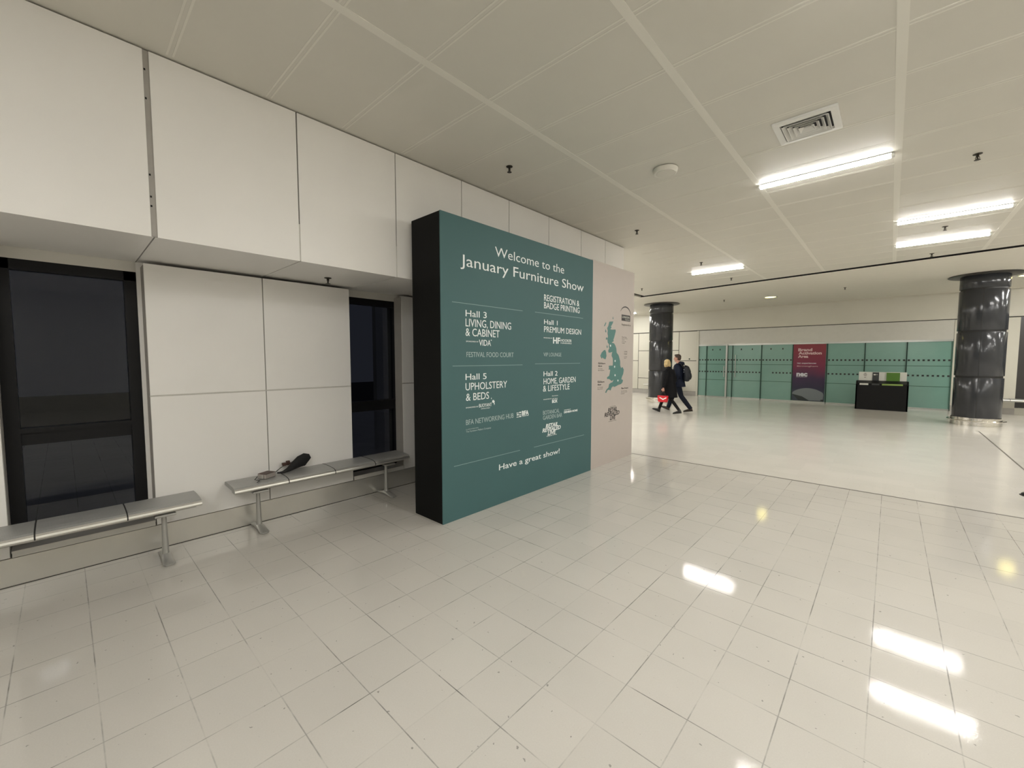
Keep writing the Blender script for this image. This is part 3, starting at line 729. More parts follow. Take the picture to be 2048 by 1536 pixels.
def ex(*bars_):
    def f(bm):
        for y0, y1, z0, z1 in bars_: bar(bm, PL, S(y0), S(y1), Z(z0), Z(z1))
    return f
lines('sponsor_logo', [('VIDA', 2.876, 3.045, 1.733, 0.060, 0, 0.004), ('SPONSORED BY', 2.702, 2.869, 1.765, 0.012)], [M['white']], ex((3.045, 3.056, 1.787, 1.798)))
lines('sponsor_logo', [('HF', 4.125, 4.272, 1.790, 0.072, 0, 0.03), ('HOOKER', 4.287, 4.527, 1.815, 0.034), ('FURNISHINGS', 4.287, 4.527, 1.790, 0.016), ('SPONSORED BY', 3.937, 4.110, 1.846, 0.012)], [M['white']])
def bu(bm):
    for pts in ([(3.06, 1.140), (3.085, 1.128), (3.10, 1.142), (3.085, 1.162), (3.065, 1.160)], [(3.045, 1.175), (3.055, 1.172), (3.050, 1.192)], [(3.085, 1.128), (3.095, 1.105), (3.10, 1.13)]): flat(bm, [(S(a), Z(z)) for a, z in pts], PL)
lines('sponsor_logo', [('BUOYANT', 2.872, 3.055, 1.099, 0.036), ('UPHOLSTERY', 2.90, 3.03, 1.078, 0.010), ('SPONSORED BY', 2.694, 2.862, 1.105, 0.012)], [M['white']], bu)
def bfa(bm):
    for i in range(2):
        for j in range(3):
            y0 = 3.448 + i * 0.042; z0 = 0.934 + j * 0.023
            bar(bm, PL, S(y0 + 0.004 * ((i + j) % 2)), S(y0 + 0.036), Z(z0), Z(z0 + 0.008 + 0.006 * ((i + j) % 2)))
lines('sponsor_logo', [('BFA', 3.540, 3.660, 0.950, 0.048, 0, 0.04), ('FURNITURE', 3.540, 3.660, 0.934, 0.010)], [M['white']], bfa)
lines('sponsor_logo', [('BOX', 4.112, 4.225, 1.048, 0.036, 0, 0.04), ('GIFT IN A', 4.112, 4.225, 1.090, 0.016), ('SPONSORED BY', 3.937, 4.10, 1.097, 0.011), ('furniture', 4.112, 4.235, 1.130, 0.012)], [M['white']])
lines('sponsor_logo', [('DENBEN HOME', 4.370, 4.684, 0.893, 0.024, 0, 0.03), ('SPONSORED BY', 4.372, 4.52, 0.928, 0.010)], [M['white']])
lines('sponsor_logo', [('IN ASSOCIATION WITH', 2.694, 2.862, 0.887, 0.010), ('The Furniture Makers Company', 2.694, 3.043, 0.862, 0.018)], [M['pale']])
lines('event_logo', [('RETAIL', 3.985, 4.240, 0.748, 0.046, 0, 0.028, 0.22), ('REVEALED', 3.920, 4.300, 0.700, 0.046, 0, 0.028, 0.22), ('LIVE', 4.025, 4.195, 0.652, 0.046, 0, 0.028, 0.22), ('SEMINAR STAGE', 4.005, 4.215, 0.636, 0.010)], [M['white']])
for y0, y1, z in ((2.530, 3.549, 2.140), (2.529, 3.550, 1.529), (2.536, 3.509, 0.550), (3.771, 4.795, 2.145), (3.775, 4.733, 1.539), (3.761, 4.851, 0.545)):
    bm = bmesh.new(); bar(bm, PL, S(y0), S(y1), Z(z) - 0.003, Z(z) + 0.003); print_on('divider_line', bm, [M['rule']], fp, (1, 0, 0))

# map panel
MX = -3.13
mp = thing('map_panel', 'beige freestanding panel printed with a teal map of Britain', 'sign', (-3.35, 5.71, 0))
b = bmesh.new(); box(b, -3.57, MX - 0.012, 5.072, 6.36, 0.0, 2.985, 0, 0.003); obj('carcass', b, M['beige'], mp)
b = bmesh.new(); box(b, MX - 0.0118, MX, 5.070, 6.362, 0.0, 2.987, 0, 0.003); mf = obj('front_panel', b, M['beige'], mp)
MP = ('X', MX + 0.0004)
GB = [(5.568, 2.153), (5.685, 2.165), (5.661, 2.126), (5.612, 2.082), (5.637, 2.071), (5.596, 2.044), (5.646, 2.038), (5.757, 2.046), (5.766, 2.023), (5.742, 1.971), (5.718, 1.92), (5.693, 1.885), (5.711, 1.869), (5.644, 1.842), (5.72, 1.834), (5.765, 1.795), (5.792, 1.753), (5.803, 1.693), (5.865, 1.655), (5.894, 1.608), (5.922, 1.556), (5.924, 1.495), (5.953, 1.451), (5.998, 1.468), (6.045, 1.428), (6.029, 1.362), (5.985, 1.311), (5.968, 1.276), (6.023, 1.261), (6.006, 1.222), (5.952, 1.198), (5.863, 1.189), (5.81, 1.174), (5.75, 1.164), (5.706, 1.175), (5.664, 1.16), (5.632, 1.115), (5.589, 1.13), (5.54, 1.125), (5.5, 1.085), (5.472, 1.095), (5.515, 1.139), (5.572, 1.165), (5.587, 1.215), (5.637, 1.233), (5.687, 1.24), (5.72, 1.277), (5.661, 1.258), (5.618, 1.28), (5.576, 1.295), (5.527, 1.292), (5.521, 1.322), (5.583, 1.34), (5.602, 1.382), (5.614, 1.432), (5.564, 1.437), (5.58, 1.466), (5.562, 1.491), (5.612, 1.495), (5.688, 1.494), (5.695, 1.557), (5.685, 1.608), (5.65, 1.641), (5.657, 1.683), (5.673, 1.704), (5.606, 1.691), (5.557, 1.691), (5.547, 1.724), (5.579, 1.757), (5.562, 1.782), (5.57, 1.815), (5.528, 1.839), (5.518, 1.888), (5.533, 1.938), (5.516, 1.978), (5.523, 2.019), (5.505, 2.055), (5.537, 2.086)]
NI = [(5.45, 1.732), (5.483, 1.698), (5.496, 1.64), (5.47, 1.591), (5.421, 1.599), (5.381, 1.62), (5.358, 1.599), (5.318, 1.64), (5.355, 1.688), (5.402, 1.717)]
ISL = [[(5.463, 2.138), (5.476, 2.127), (5.435, 2.076), (5.413, 2.079), (5.439, 2.112)], [(5.457, 2.036), (5.482, 2.009), (5.475, 1.984), (5.447, 1.999)], [(5.485, 1.919), (5.521, 1.904), (5.499, 1.879), (5.469, 1.89)], [(5.507, 1.805), (5.53, 1.773), (5.509, 1.756), (5.497, 1.78)], [(5.671, 2.235), (5.688, 2.215), (5.679, 2.194), (5.662, 2.201)]]
bm = bmesh.new()
for pg in [GB, NI] + ISL: flat(bm, pg, MP)
print_on('printed_map', bm, [M['mapteal']], mf, (1, 0, 0))
for (y, z) in [(5.607, 1.795), (5.755, 1.565), (5.743, 1.476), (5.761, 1.345), (5.855, 1.259)]:
    bm = bmesh.new(); flat(bm, [(y + 0.016 * math.cos(t * PI / 8), z + 0.016 * math.sin(t * PI / 8)) for t in range(16)], ('X', MX + 0.002)); print_on('map_marker', bm, [M['white']], mf, (1, 0, 0))
bm = bmesh.new()
arc = [(6.075 + 0.185 * math.cos(t), 2.275 + 0.15 * math.sin(t)) for t in [PI * (0.03 + 0.85 * i / 20) for i in range(21)]]
arc2 = [(6.075 + (0.185 - 0.018 * math.sin(PI * i / 20) ** .6) * math.cos(t), 2.275 + (0.15 - 0.018 * math.sin(PI * i / 20) ** .6) * math.sin(t)) for i, t in enumerate([PI * (0.03 + 0.85 * i / 20) for i in range(21)])]
for i in range(20): flat(bm, [arc[i], arc[i + 1], arc2[i + 1], arc2[i]], MP)
bar(bm, MP, 5.945, 6.232, 2.195, 2.290)
bmesh.ops.remove_doubles(bm, verts=bm.verts, dist=1e-5)
print_on('arched_logo', bm, [M['ink']], mf, (1, 0, 0))
lines('arched_logo_lettering', [('LONDON', 5.965, 6.20, 2.238, 0.032), ('FURNITURE', 6.06, 6.21, 2.208, 0.014), ('Registered at', 5.955, 6.25, 2.122, 0.030, 1)], [M['paper'], M['ink2']], None, mf, ('X', MX + 0.002), conv=False)
lines('event_logo', [('RETAIL', 5.565, 5.845, 0.790, 0.058, 0, 0.028, 0.22), ('REVEALED', 5.460, 5.925, 0.726, 0.058, 0, 0.028, 0.22), ('LIVE', 5.625, 5.80, 0.662, 0.058, 0, 0.028, 0.22), ('SEMINAR STAGE', 5.585, 5.83, 0.636, 0.012, 1), ('in partnership', 5.62, 5.80, 0.862, 0.012, 1)], [M['ink'], M['ink2']], None, mf, MP, conv=False)
def cap_block(name, y, z, rows):
    rr = []
    for s, w_, h_, mi in rows:
        rr.append((s, y, y + w_, z, h_, mi, 0.02 if mi == 0 else 0)); z -= h_ * 1.7
    lines(name, rr, [M['ink'], M['ink2']], None, mf, MP, conv=False)
cap_block('map_caption', 5.265, 1.540, [('January', 0.11, 0.012, 1), ('Furniture', 0.20, 0.022, 0), ('Show', 0.11, 0.022, 0), ('19-22 Jan', 0.12, 0.014, 1), ('Birmingham', 0.17, 0.014, 1)])
cap_block('map_caption', 5.255, 1.268, [('Manchester', 0.10, 0.012, 1), ('Furniture', 0.19, 0.022, 0), ('Show', 0.10, 0.022, 0), ('15-16 July', 0.15, 0.014, 1), ('Manchester', 0.15, 0.014, 1)])
cap_block('map_caption', 5.965, 1.935, [('Show dates', 0.16, 0.014, 1), ('and venues', 0.19, 0.014, 1), ('2025', 0.09, 0.014, 1), ('across the', 0.14, 0.014, 1), ('country', 0.10, 0.014, 1)])
cap_block('map_caption', 6.045, 1.700, [('LONG', 0.11, 0.022, 1), ('POINT', 0.11, 0.022, 1), ('12 May', 0.11, 0.014, 1), ('2025', 0.08, 0.014, 1)])
cap_block('map_caption', 5.965, 1.118, [('The Event', 0.24, 0.022, 0), ('At the heart', 0.20, 0.013, 1), ('of the trade', 0.21, 0.013, 1), ('London', 0.12, 0.013, 1)])

# ================================================================== POSTER AND COUNTER
PY = FY + 0.012
r = thing('tall_poster', 'tall red and navy poster on the far glazing, left of the black counter', 'poster', (-2.17, FY + 0.012, 0.06))
b = bmesh.new(); box(b, -2.665, -1.70, PY - 0.012, PY, 0.05, 2.125); ps = obj('sheet', b, poster_mat('poster_print', 0.05 - 0.06, 2.1 - 0.06), r)
PP = ('Y', PY - 0.0124)
def plines(name, rows, mats, ex_=None):
    bm = bmesh.new()
    for s, a0, a1, zb, cap, mi, bold in rows: letters(bm, s, PP, a0, a1, zb, cap, mi, bold)
    if ex_: ex_(bm)
    return print_on(name, bm, mats, ps, (0, -1, 0))
plines('headline_lettering', [('Brand', -2.52, -2.10, 1.875, 0.095, 0, 0.04), ('Activation', -2.51, -1.82, 1.755, 0.095, 0, 0.04), ('Area', -2.52, -2.21, 1.635, 0.095, 0, 0.04)], [M['postertext']])
plines('subheading_lettering', [('nec', -2.535, -2.425, 1.415, 0.05, 0, 0.02), ('experiences', -2.40, -1.97, 1.415, 0.045, 0, 0.02), ('Birmingham', -2.535, -1.92, 1.305, 0.045, 1, 0.0)], [M['posterwhite'], M['postertext']])
plines('logo_lettering', [('nec', -2.545, -2.215, 0.965, 0.155, 0, 0.05), ('BIRMINGHAM', -2.545, -2.225, 0.92, 0.022, 0, 0.0)], [M['posterwhite']])
bm = bmesh.new()
top = [(-2.64 + i * 0.045, 0.30 + 0.23 * math.sin(PI * min(1, (i + 1) / 22)) ** 0.6) for i in range(21)]
flat(bm, [(-2.66, 0.29)] + top + [(-1.72, 0.30), (-1.74, 0.10), (-2.2, 0.08)], PP, 0)
flat(bm, [(-2.66, 0.30), (-2.35, 0.22), (-2.12, 0.07), (-2.45, 0.07)], ('Y', PY - 0.0132), 1)
flat(bm, [(-1.80, 0.13), (-1.71, 0.13), (-1.72, 0.07), (-1.80, 0.07)], ('Y', PY - 0.0132), 1)
print_on('picture', bm, [M['arena1'], M['arena2']], ps, (0, -1, 0))
for z0, z1 in ((2.125, 2.185), (0.0, 0.055)):
    b = bmesh.new(); box(b, -2.69, -1.67, PY - 0.03, PY, z0, z1, 0, 0.004); obj('poster_rail', b, M['alu'], r)

DY = 17.10
r = thing('display_counter', 'black counter with white, charcoal and green signs standing before the glazing', 'counter', (-0.19, DY + 0.25, 0))
b = bmesh.new(); prism(b, [(-0.79, 0.0), (0.43, 0.0), (0.43, 0.78), (-0.79, 0.78)], 'y', DY, DY + 0.5)
for x0, x1 in ((-0.79, -0.755), (0.395, 0.43)): prism(b, [(DY, 0.0), (DY + 0.5, 0.0), (DY + 0.5, 0.90), (DY + 0.13, 0.90), (DY, 0.80)], 'x', x0, x1)
obj('body', b, M['black'], r)
b = bmesh.new(); box(b, -0.745, 0.385, DY + 0.42, DY + 0.46, 0.78, 1.175); sb = obj('sign_board', b, M['paper'], r)
b = bmesh.new(); box(b, -0.41, -0.255, DY + 0.40, DY + 0.42, 0.86, 1.165); sp_ = obj('charcoal_sign', b, M['slate'], r)
bm = bmesh.new(); flat(bm, [(-0.36 + 0.03 * math.cos(t * PI / 6), 1.09 + 0.02 * math.sin(t * PI / 6)) for t in range(12)], ('Y', DY + 0.3996)); bar(bm, ('Y', DY + 0.3996), -0.33, -0.285, 1.085, 1.095); print_on('sign_mark', bm, [M['paper']], sp_, (0, -1, 0))
b = bmesh.new(); box(b, -0.08, 0.23, DY + 0.38, DY + 0.42, 0.84, 1.16); obj('green_sign', b, M['green'], r)
bm = bmesh.new()
for zz, w_ in ((1.12, 0.05), (1.085, 0.09), (1.05, 0.07), (0.99, 0.05)): bar(bm, ('Y', DY + 0.4196), -0.59 - w_ / 2, -0.59 + w_ / 2, zz, zz + 0.018)
print_on('sign_print', bm, [M['ink2']], sb, (0, -1, 0))
b = bmesh.new(); prism(b, [(DY + 0.001, 0.78), (DY + 0.42, 0.78), (DY + 0.42, 0.90), (DY + 0.36, 0.90), (DY + 0.02, 0.82)], 'x', -0.75, 0.39); obj('sloping_top', b, M['black'], r)
for x0, x1, m_ in ((-0.70, -0.49, 'paper'), (-0.41, -0.23, 'slate'), (-0.17, 0.30, 'lime')):
    b = bmesh.new(); box(b, x0, x1, DY - 0.004, DY + 0.006, 0.775, 0.825); obj('slot_label', b, M[m_], r)

# ================================================================== PEOPLE
def bend(p, q, f): return Vector(p).lerp(Vector(q), f)
def hand(bm, wrist, d, side, curl, s=1.0, thumb=(1, 0, 0)):
    """palm, four fingers of unequal length and a thumb; d = pointing direction, side = across the knuckles (towards the index finger), curl in radians per joint"""
    w = Vector(wrist); d = Vector(d).normalized(); u = (Vector(side) - d * Vector(side).dot(d)).normalized(); n = d.cross(u)
    if n.dot(Vector(thumb)) < 0: n = -n                       # n = palm side
    loft(bm, [w - d * 0.02 * s, w + d * 0.01 * s, w + d * 0.05 * s, w + d * 0.088 * s], [(0.024 * s, 0.018 * s), (0.028 * s, 0.016 * s), (0.040 * s, 0.015 * s), (0.038 * s, 0.012 * s)], 14, u)
    for i, (off, ln) in enumerate(((0.028, 0.072), (0.010, 0.080), (-0.009, 0.074), (-0.027, 0.058))):
        p = w + d * 0.082 * s + u * off * s; dd = d.copy(); pts = [p - d * 0.012 * s, p]
        for j, fr in enumerate((0.45, 0.31, 0.24)):
            a = curl * (0.8 + 0.12 * i + 0.1 * j)
            dd = (dd * math.cos(a) + n * math.sin(a)).normalized(); n2 = (n - dd * n.dot(dd))
            pts.append(pts[-1] + dd * ln * fr * s)
            n = n2.normalized() if n2.length > 1e-3 else n
        n = d.cross(u); n = n if n.dot(Vector(thumb)) > 0 else -n
        loft(bm, pts, [0.0095 * s, 0.0095 * s, 0.0088 * s, 0.0082 * s, 0.0068 * s], 10, u)
    t0 = w + d * 0.02 * s + u * 0.022 * s
    t1 = t0 + (d * 0.55 + u * 0.75 + n * 0.2).normalized() * 0.04 * s
    t2 = t1 + (d * 0.85 + u * 0.25 + n * 0.45).normalized() * 0.033 * s
    t3 = t2 + (d * 0.9 + n * 0.45).normalized() * 0.024 * s
    loft(bm, [t0, t1, t2, t3], [0.014 * s, 0.0115 * s, 0.010 * s, 0.0075 * s], 10, u)

def head_parts(hc, yaw, s, pitch=0.0):
    """returns matrix placing head-space (face towards +x, centre 0) in the body's space"""
    return Matrix.Translation(hc) @ Matrix.Rotation(yaw, 4, 'Z') @ Matrix.Rotation(pitch, 4, 'Y') @ Matrix.Scale(s, 4)
def head_bm(X):
    b = bmesh.new()
    ell(b, (-0.012, 0, 0.030), (0.093, 0.073, 0.086), n=20)                     # cranium
    ell(b, (0.022, 0, -0.035), (0.066, 0.058, 0.076), n=18)                     # face and jaw
    ell(b, (0.052, 0, -0.092), (0.026, 0.030, 0.022))                           # chin
    ell(b, (0.068, 0, 0.032), (0.020, 0.046, 0.012))                            # brow
    loft(b, [(0.078, 0, 0.018), (0.098, 0, -0.014), (0.106, 0, -0.028), (0.086, 0, -0.036)], [(0.008, 0.007), (0.011, 0.010), (0.013, 0.014), (0.008, 0.012)], 10)   # nose
    ell(b, (0.079, 0, -0.058), (0.013, 0.022, 0.006)); ell(b, (0.078, 0, -0.068), (0.012, 0.019, 0.007))   # lips
    for sy in (-1, 1):
        ell(b, (0.050, sy * 0.040, -0.018), (0.026, 0.020, 0.020))              # cheeks
        ell(b, (-0.008, sy * 0.074, -0.010), (0.019, 0.009, 0.031), Matrix.Rotation(-0.2, 3, 'Y'))   # ears
    bmesh.ops.transform(b, matrix=X, verts=b.verts)
    return b
def merge(dst, src):
    me = bpy.data.meshes.new('m'); src.to_mesh(me); src.free(); dst.from_mesh(me); bpy.data.meshes.remove(me)

def person(label, loc, rotz, s, P, C):
    """P = pose (local: facing +x, left +y, metres for a 1.73 m figure), C = clothing"""
    r = thing('person', label, 'person', loc, rotz)
    X = Matrix.Scale(s, 4)
    HX = head_parts(Vector(P['head']), P.get('yaw', 0), 1.0, P.get('pitch', 0))
    b = bmesh.new()
    # trunk
    loft(b, [(0, 0, 0.86), (0, 0, 0.95), (0.005, 0, 1.06), (0.012, 0, 1.18), (0.018, 0, 1.30), (0.015, 0, 1.39), (0.018, 0, 1.43)], [(0.085, 0.13), (0.105, 0.16), (0.092, 0.14), (0.105, 0.155), (0.108, 0.165), (0.080, 0.13), (0.05, 0.06)], 20)
    nk = Vector(P['head']) + Vector((-0.02, 0, -0.06))
    loft(b, [(0.012, 0, 1.38), (0.016, 0, 1.45), nk], [(0.06, 0.065), (0.055, 0.055), (0.054, 0.052)], 16)
    merge(b, head_bm(HX))
    for sd in ('L', 'R'):
        A = P['arm' + sd]
        loft(b, [A[0], bend(A[0], A[1], .5), A[1], bend(A[1], A[2], .35), A[2]], [0.048, 0.042, 0.034, 0.034, 0.024], 14); ell(b, A[0], 0.055)
        hand(b, A[2], A[3], A[4], P['curl' + sd], 1.0, A[5])
        G = P['leg' + sd]
        loft(b, [G[0], bend(G[0], G[1], .3), G[1], bend(G[1], G[2], .3), G[2]], [0.082, 0.075, 0.052, 0.052, 0.035], 14); ell(b, G[0], 0.085)
        uz = Vector((0, 0, 0.034)); h_, t_ = Vector(G[3]) + uz + (Vector(G[4]) - Vector(G[3])) * 0.12, Vector(G[4]) + uz * 0.6 - (Vector(G[4]) - Vector(G[3])) * 0.12
        loft(b, [G[2], h_, h_.lerp(t_, .5), t_], [0.032, (0.02, 0.024), (0.02, 0.028), (0.010, 0.02)], 12, (0, 0, 1))
    body = remesh('body', b, M['skin'], r, 0.006, 3, X)
    for sy in (-1, 1):
        b = bmesh.new(); ell(b, (0.0705, sy * 0.030, 0.008), (0.010, 0.012, 0.007)); bmesh.ops.transform(b, matrix=X @ HX, verts=b.verts); obj('eye', b, M['eye'], body, True, True)
    # hair
    b = bmesh.new()
    if C['hair'] == 'short':
        ell(b, (-0.022, 0, 0.042), (0.094, 0.079, 0.084), n=20); ell(b, (-0.055, 0, 0.0), (0.058, 0.070, 0.07), n=18); ell(b, (0.03, 0, 0.094), (0.052, 0.056, 0.028), n=16)
    else:
        ell(b, (-0.022, 0, 0.040), (0.102, 0.088, 0.090), n=20); ell(b, (-0.055, 0, -0.03), (0.066, 0.086, 0.098), n=20)
        for sy in (-1, 1): loft(b, [(0.0, sy * 0.070, 0.05), (0.004, sy * 0.088, -0.03), (-0.005, sy * 0.086, -0.105), (-0.02, sy * 0.07, -0.13)], [(0.034, 0.022), (0.036, 0.02), (0.034, 0.022), (0.015, 0.012)], 12)
        ell(b, (0.045, 0.02, 0.086), (0.045, 0.062, 0.03))
    remesh('hair', b, C['hairmat'], r, 0.006, 3, X @ HX)
    # coat
    b = bmesh.new()
    zb = C['hem']
    q = C.get('bulk', 1.0)
    rows = [(0.0, 1.36, 0.105 * q, 0.185), (0.01, 1.28, 0.135 * q, 0.20), (0.008, 1.15, 0.142 * q, 0.195), (0.0, 1.02, 0.140 * q, 0.192), (-0.005, 0.90, 0.150 * q, 0.20)]
    z = 0.90
    while z - 0.12 > zb: z -= 0.12; rows.append((-0.012, z, 0.150 * q + (0.90 - z) * 0.14, 0.20 + (0.90 - z) * 0.06))
    rows.append((-0.015, zb, 0.152 * q + (0.90 - zb) * 0.15, 0.20 + (0.90 - zb) * 0.06))
    loft(b, [(0.02, 0, 1.455), (0.012, 0, 1.41)] + [(x, 0, z) for x, z, _, _ in rows], [(0.072, 0.078), (0.085, 0.14)] + [(a, c) for _, _, a, c in rows], 24)
    for sd in ('L', 'R'):
        A = P['arm' + sd]
        ell(b, A[0], 0.078)
        loft(b, [A[0], bend(A[0], A[1], .5), A[1], bend(A[1], A[2], .5), bend(A[1], A[2], .93)], [0.075 * q, 0.068 * q, 0.060 * q, 0.054 * q, 0.045 * q], 16)
    if C.get('hood'): ell(b, (-0.085, 0, 1.455), (0.075, 0.115, 0.06)); loft(b, [(-0.06, 0.0, 1.42), (0.0, 0, 1.47)], [(0.08, 0.10), (0.075, 0.085)], 18)
    if C.get('collar'): loft(b, [(0.0, 0, 1.42), (0.01, 0, 1.50)], [(0.082, 0.085), (0.072, 0.075)], 18)
    remesh('coat', b, C['coat'], r, 0.010, 5, X)
    # trousers
    b = bmesh.new()
    loft(b, [(0, 0, 0.98), (0, 0, 0.90), (0, 0, 0.83)], [(0.115, 0.165), (0.12, 0.175), (0.10, 0.165)], 20)
    for sd in ('L', 'R'):
        G = P['leg' + sd]; w_ = C['legw']
        ell(b, G[0], 0.097)
        loft(b, [G[0], bend(G[0], G[1], .35), G[1], bend(G[1], G[2], .35), bend(G[1], G[2], 1.05)], [0.097, 0.088, 0.062 * w_, 0.062 * w_, 0.050 * w_], 16)
    remesh('trousers', b, C['legs'], r, 0.009, 4, X)
    for sd in ('L', 'R'):
        G = P['leg' + sd]; heel, toe = Vector(G[3]), Vector(G[4]); d = (toe - heel).normalized(); up = Vector((0, 1, 0)).cross(d) * -1
        if up.z < 0: up = -up
        b = bmesh.new()
        loft(b, [heel - d * 0.012 + up * 0.03, heel + d * 0.03 + up * 0.036, heel.lerp(toe, .45) + up * 0.036, heel.lerp(toe, .75) + up * 0.026, toe - d * 0.02 + up * 0.02, toe + up * 0.012],
             [(0.028, 0.024), (0.04, 0.036), (0.038, 0.044), (0.028, 0.047), (0.020, 0.038), (0.008, 0.016)], 16, up)
        loft(b, [bend(G[1], G[2], .93), G[2], heel + d * 0.045 + up * 0.03], [0.046, 0.048, 0.046], 14)
        sh = remesh('shoe', b, C['shoe'], r, 0.007, 3, X)
        b = bmesh.new()
        loft(b, [heel - d * 0.018, heel + d * 0.03, heel.lerp(toe, .45), heel.lerp(toe, .75), toe - d * 0.015, toe + d * 0.006], [(0.010, 0.024), (0.012, 0.036), (0.011, 0.040), (0.010, 0.047), (0.010, 0.036), (0.006, 0.014)], 16, up)
        bmesh.ops.transform(b, matrix=X, verts=b.verts); obj('sole', b, M['sole'], sh, True, True)
    return r

STRIDE_L = [(0.0, 0.09, 0.885), (-0.12, 0.09, 0.475), (-0.40, 0.09, 0.125), (-0.455, 0.09, 0.055), (-0.20, 0.095, 0.012)]
STRIDE_R = [(0.0, -0.09, 0.885), (0.19, -0.09, 0.50), (0.33, -0.09, 0.105), (0.315, -0.09, 0.014), (0.565, -0.095, 0.09)]
man = dict(head=(0.055, 0, 1.612), yaw=0.05, pitch=0.05, legL=STRIDE_L, legR=STRIDE_R, curlL=0.35, curlR=0.35,
           armL=[(0.0, 0.185, 1.37), (-0.07, 0.245, 1.10), (0.06, 0.235, 0.875), (0.25, 0, -0.95), (1, 0, 0.2), (0, -1, 0)],
           armR=[(0.0, -0.185, 1.37), (0.02, -0.245, 1.10), (0.20, -0.22, 0.93), (0.6, 0, -0.8), (1, 0, 0.5), (0, 1, 0)])
PI_ = PI
MAN = (-4.72, 12.62, 0)
person('person walking in a navy jacket and trousers with a backpack, short brown hair', MAN, PI_, 1.0, man,
       dict(hair='short', hairmat=M['hair_brown'], coat=M['navy'], hem=0.74, hood=True, bulk=1.12, legs=M['navy2'], legw=1.15, shoe=M['brownshoe']))
wom = dict(head=(0.045, 0, 1.612), yaw=-1.75, pitch=0.0, legL=STRIDE_L, legR=STRIDE_R, curlL=0.95, curlR=0.4,
           armL=[(0.0, 0.195, 1.36), (0.015, 0.275, 1.09), (0.045, 0.29, 0.82), (0.06, 0, -0.99), (1, 0, 0.2), (0, -1, 0)],
           armR=[(0.0, -0.175, 1.36), (-0.09, -0.225, 1.10), (-0.02, -0.225, 0.84), (0.2, 0, -0.97), (1, 0, 0.2), (0, 1, 0)])
WOM = (-4.77, 11.98, 0); WS = 0.91
person('person walking in a long black coat with blonde hair, carrying a red bag', WOM, PI_, WS, wom,
       dict(hair='bob', hairmat=M['hair_blonde'], coat=M['blackcoat'], hem=0.50, collar=True, bulk=1.48, legs=M['tights'], legw=0.85, shoe=M['blackshoe']))
by = dict(head=(0.055, 0, 1.612), yaw=0.0, legL=STRIDE_L, legR=STRIDE_R, curlL=0.35, curlR=0.35, armL=man['armL'],
          armR=[(0.0, -0.185, 1.37), (-0.03, -0.245, 1.10), (0.08, -0.23, 0.88), (0.3, 0, -0.95), (1, 0, 0.2), (0, 1, 0)])
person('person almost wholly outside the right edge, only a dark shoe toe showing', (1.69, 7.06, 0), PI_, 1.0, by,
       dict(hair='short', hairmat=M['hair_brown'], coat=M['navy'], hem=0.74, hood=False, legs=M['navy2'], legw=1.1, shoe=M['blackshoe']))

# backpack on the man's back
r = thing('backpack', 'dark navy backpack worn by the person in the navy jacket', 'backpack', (MAN[0], MAN[1], 0.92), PI_)
def W(v): return (v[0], v[1], v[2] - 0.92)
b = bmesh.new()
loft(b, [W((-0.215, 0, 0.93)), W((-0.225, 0, 0.96)), W((-0.25, 0, 1.08)), W((-0.245, 0, 1.22)), W((-0.215, 0, 1.34)), W((-0.19, 0, 1.385))], [(0.06, 0.11), (0.085, 0.145), (0.105, 0.155), (0.10, 0.15), (0.075, 0.125), (0.035, 0.07)], 24)
pk = remesh('pack_body', b, M['pack'], r, 0.010, 6)
b = bmesh.new(); loft(b, [W((-0.31, 0, 0.98)), W((-0.325, 0, 1.06)), W((-0.315, 0, 1.15)), W((-0.29, 0, 1.19))], [(0.04, 0.10), (0.05, 0.12), (0.045, 0.115), (0.015, 0.09)], 20); remesh('front_pocket', b, M['pack'], r, 0.010, 6)
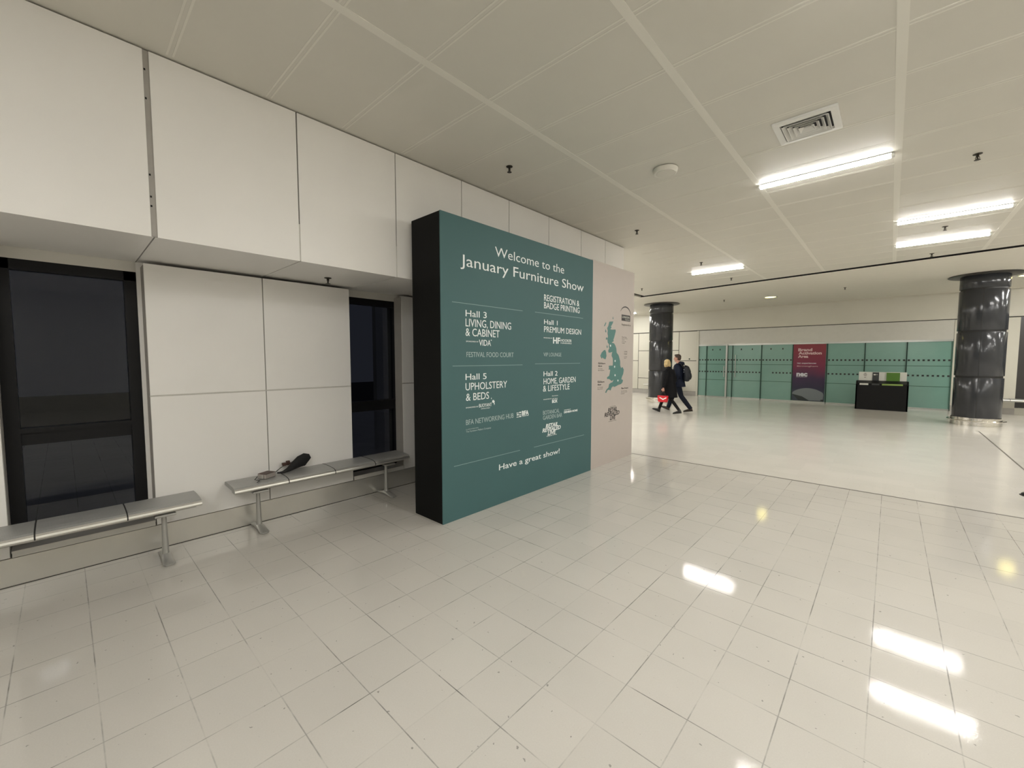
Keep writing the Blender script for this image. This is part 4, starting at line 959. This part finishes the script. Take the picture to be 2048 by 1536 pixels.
for sy in (-1, 1):
    b = bmesh.new(); loft(b, [W((-0.19, sy * 0.10, 1.33)), W((-0.09, sy * 0.125, 1.455)), W((0.02, sy * 0.135, 1.455)), W((0.125, sy * 0.14, 1.33)), W((0.15, sy * 0.15, 1.18)), W((0.05, sy * 0.195, 1.06)), W((-0.14, sy * 0.15, 1.0))], [(0.007, 0.024)] * 7, 10, (0, 0, 1)); obj('shoulder_strap', b, M['pack'], r, True, True)
for z in (1.27, 1.20):
    b = bmesh.new(); ell(b, W((-0.20, 0.143 - (z - 1.2) * 0.18, z)), (0.02, 0.012, 0.018)); obj('side_patch', b, M['packmark'], r, True, True)

# red bag in the hand
hx, hy, hz = WOM[0] - 0.055 * WS, WOM[1] - 0.285 * WS, 0.700 * WS
r = thing('red_shopping_bag', 'red bag with a pale chevron hanging from the hand of the person in black', 'bag', (hx, hy, hz - 0.29))
b = bmesh.new(); n0 = [(-0.125, 0.0), (0.125, 0.0), (0.155, 0.185), (-0.155, 0.185)]
A = [b.verts.new((hx + p[0], hy - 0.045 * (1 if p[1] < .1 else .75), hz - 0.29 + p[1])) for p in n0]; B = [b.verts.new((hx + p[0], hy + 0.045 * (1 if p[1] < .1 else .75), hz - 0.29 + p[1])) for p in n0]
b.faces.new(A); b.faces.new(list(reversed(B)))
for i in range(4): b.faces.new((A[i], A[(i + 1) % 4], B[(i + 1) % 4], B[i]))
bmesh.ops.bevel(b, geom=list(b.edges), offset=0.008, segments=2, affect='EDGES')
bb = obj('bag_body', b, M['red'], r, True)
bm = bmesh.new(); z0 = hz - 0.29
for pts in ([(-0.085, 0.145), (-0.085, 0.118), (0.02, 0.062), (0.02, 0.095)], [(0.02, 0.095), (0.02, 0.062), (0.115, 0.118), (0.115, 0.145)]):
    vs = [bm.verts.new((hx + a, hy - 0.0475 + c * 0.06, z0 + c)) for a, c in pts]; bm.faces.new(vs)
print_on('chevron', bm, [M['white']], bb, (0, -1, 0))
for sy in (-1, 1):
    b = bmesh.new(); loft(b, [(hx - 0.07, hy + sy * 0.03, hz - 0.115), (hx - 0.055, hy + sy * 0.022, hz - 0.05), (hx - 0.03, hy + sy * 0.012, hz - 0.008), (hx + 0.03, hy + sy * 0.012, hz - 0.008), (hx + 0.055, hy + sy * 0.022, hz - 0.05), (hx + 0.07, hy + sy * 0.03, hz - 0.115)], [0.005] * 6, 8, (0, 1, 0)); obj('handle', b, M['rubber'], r, True)
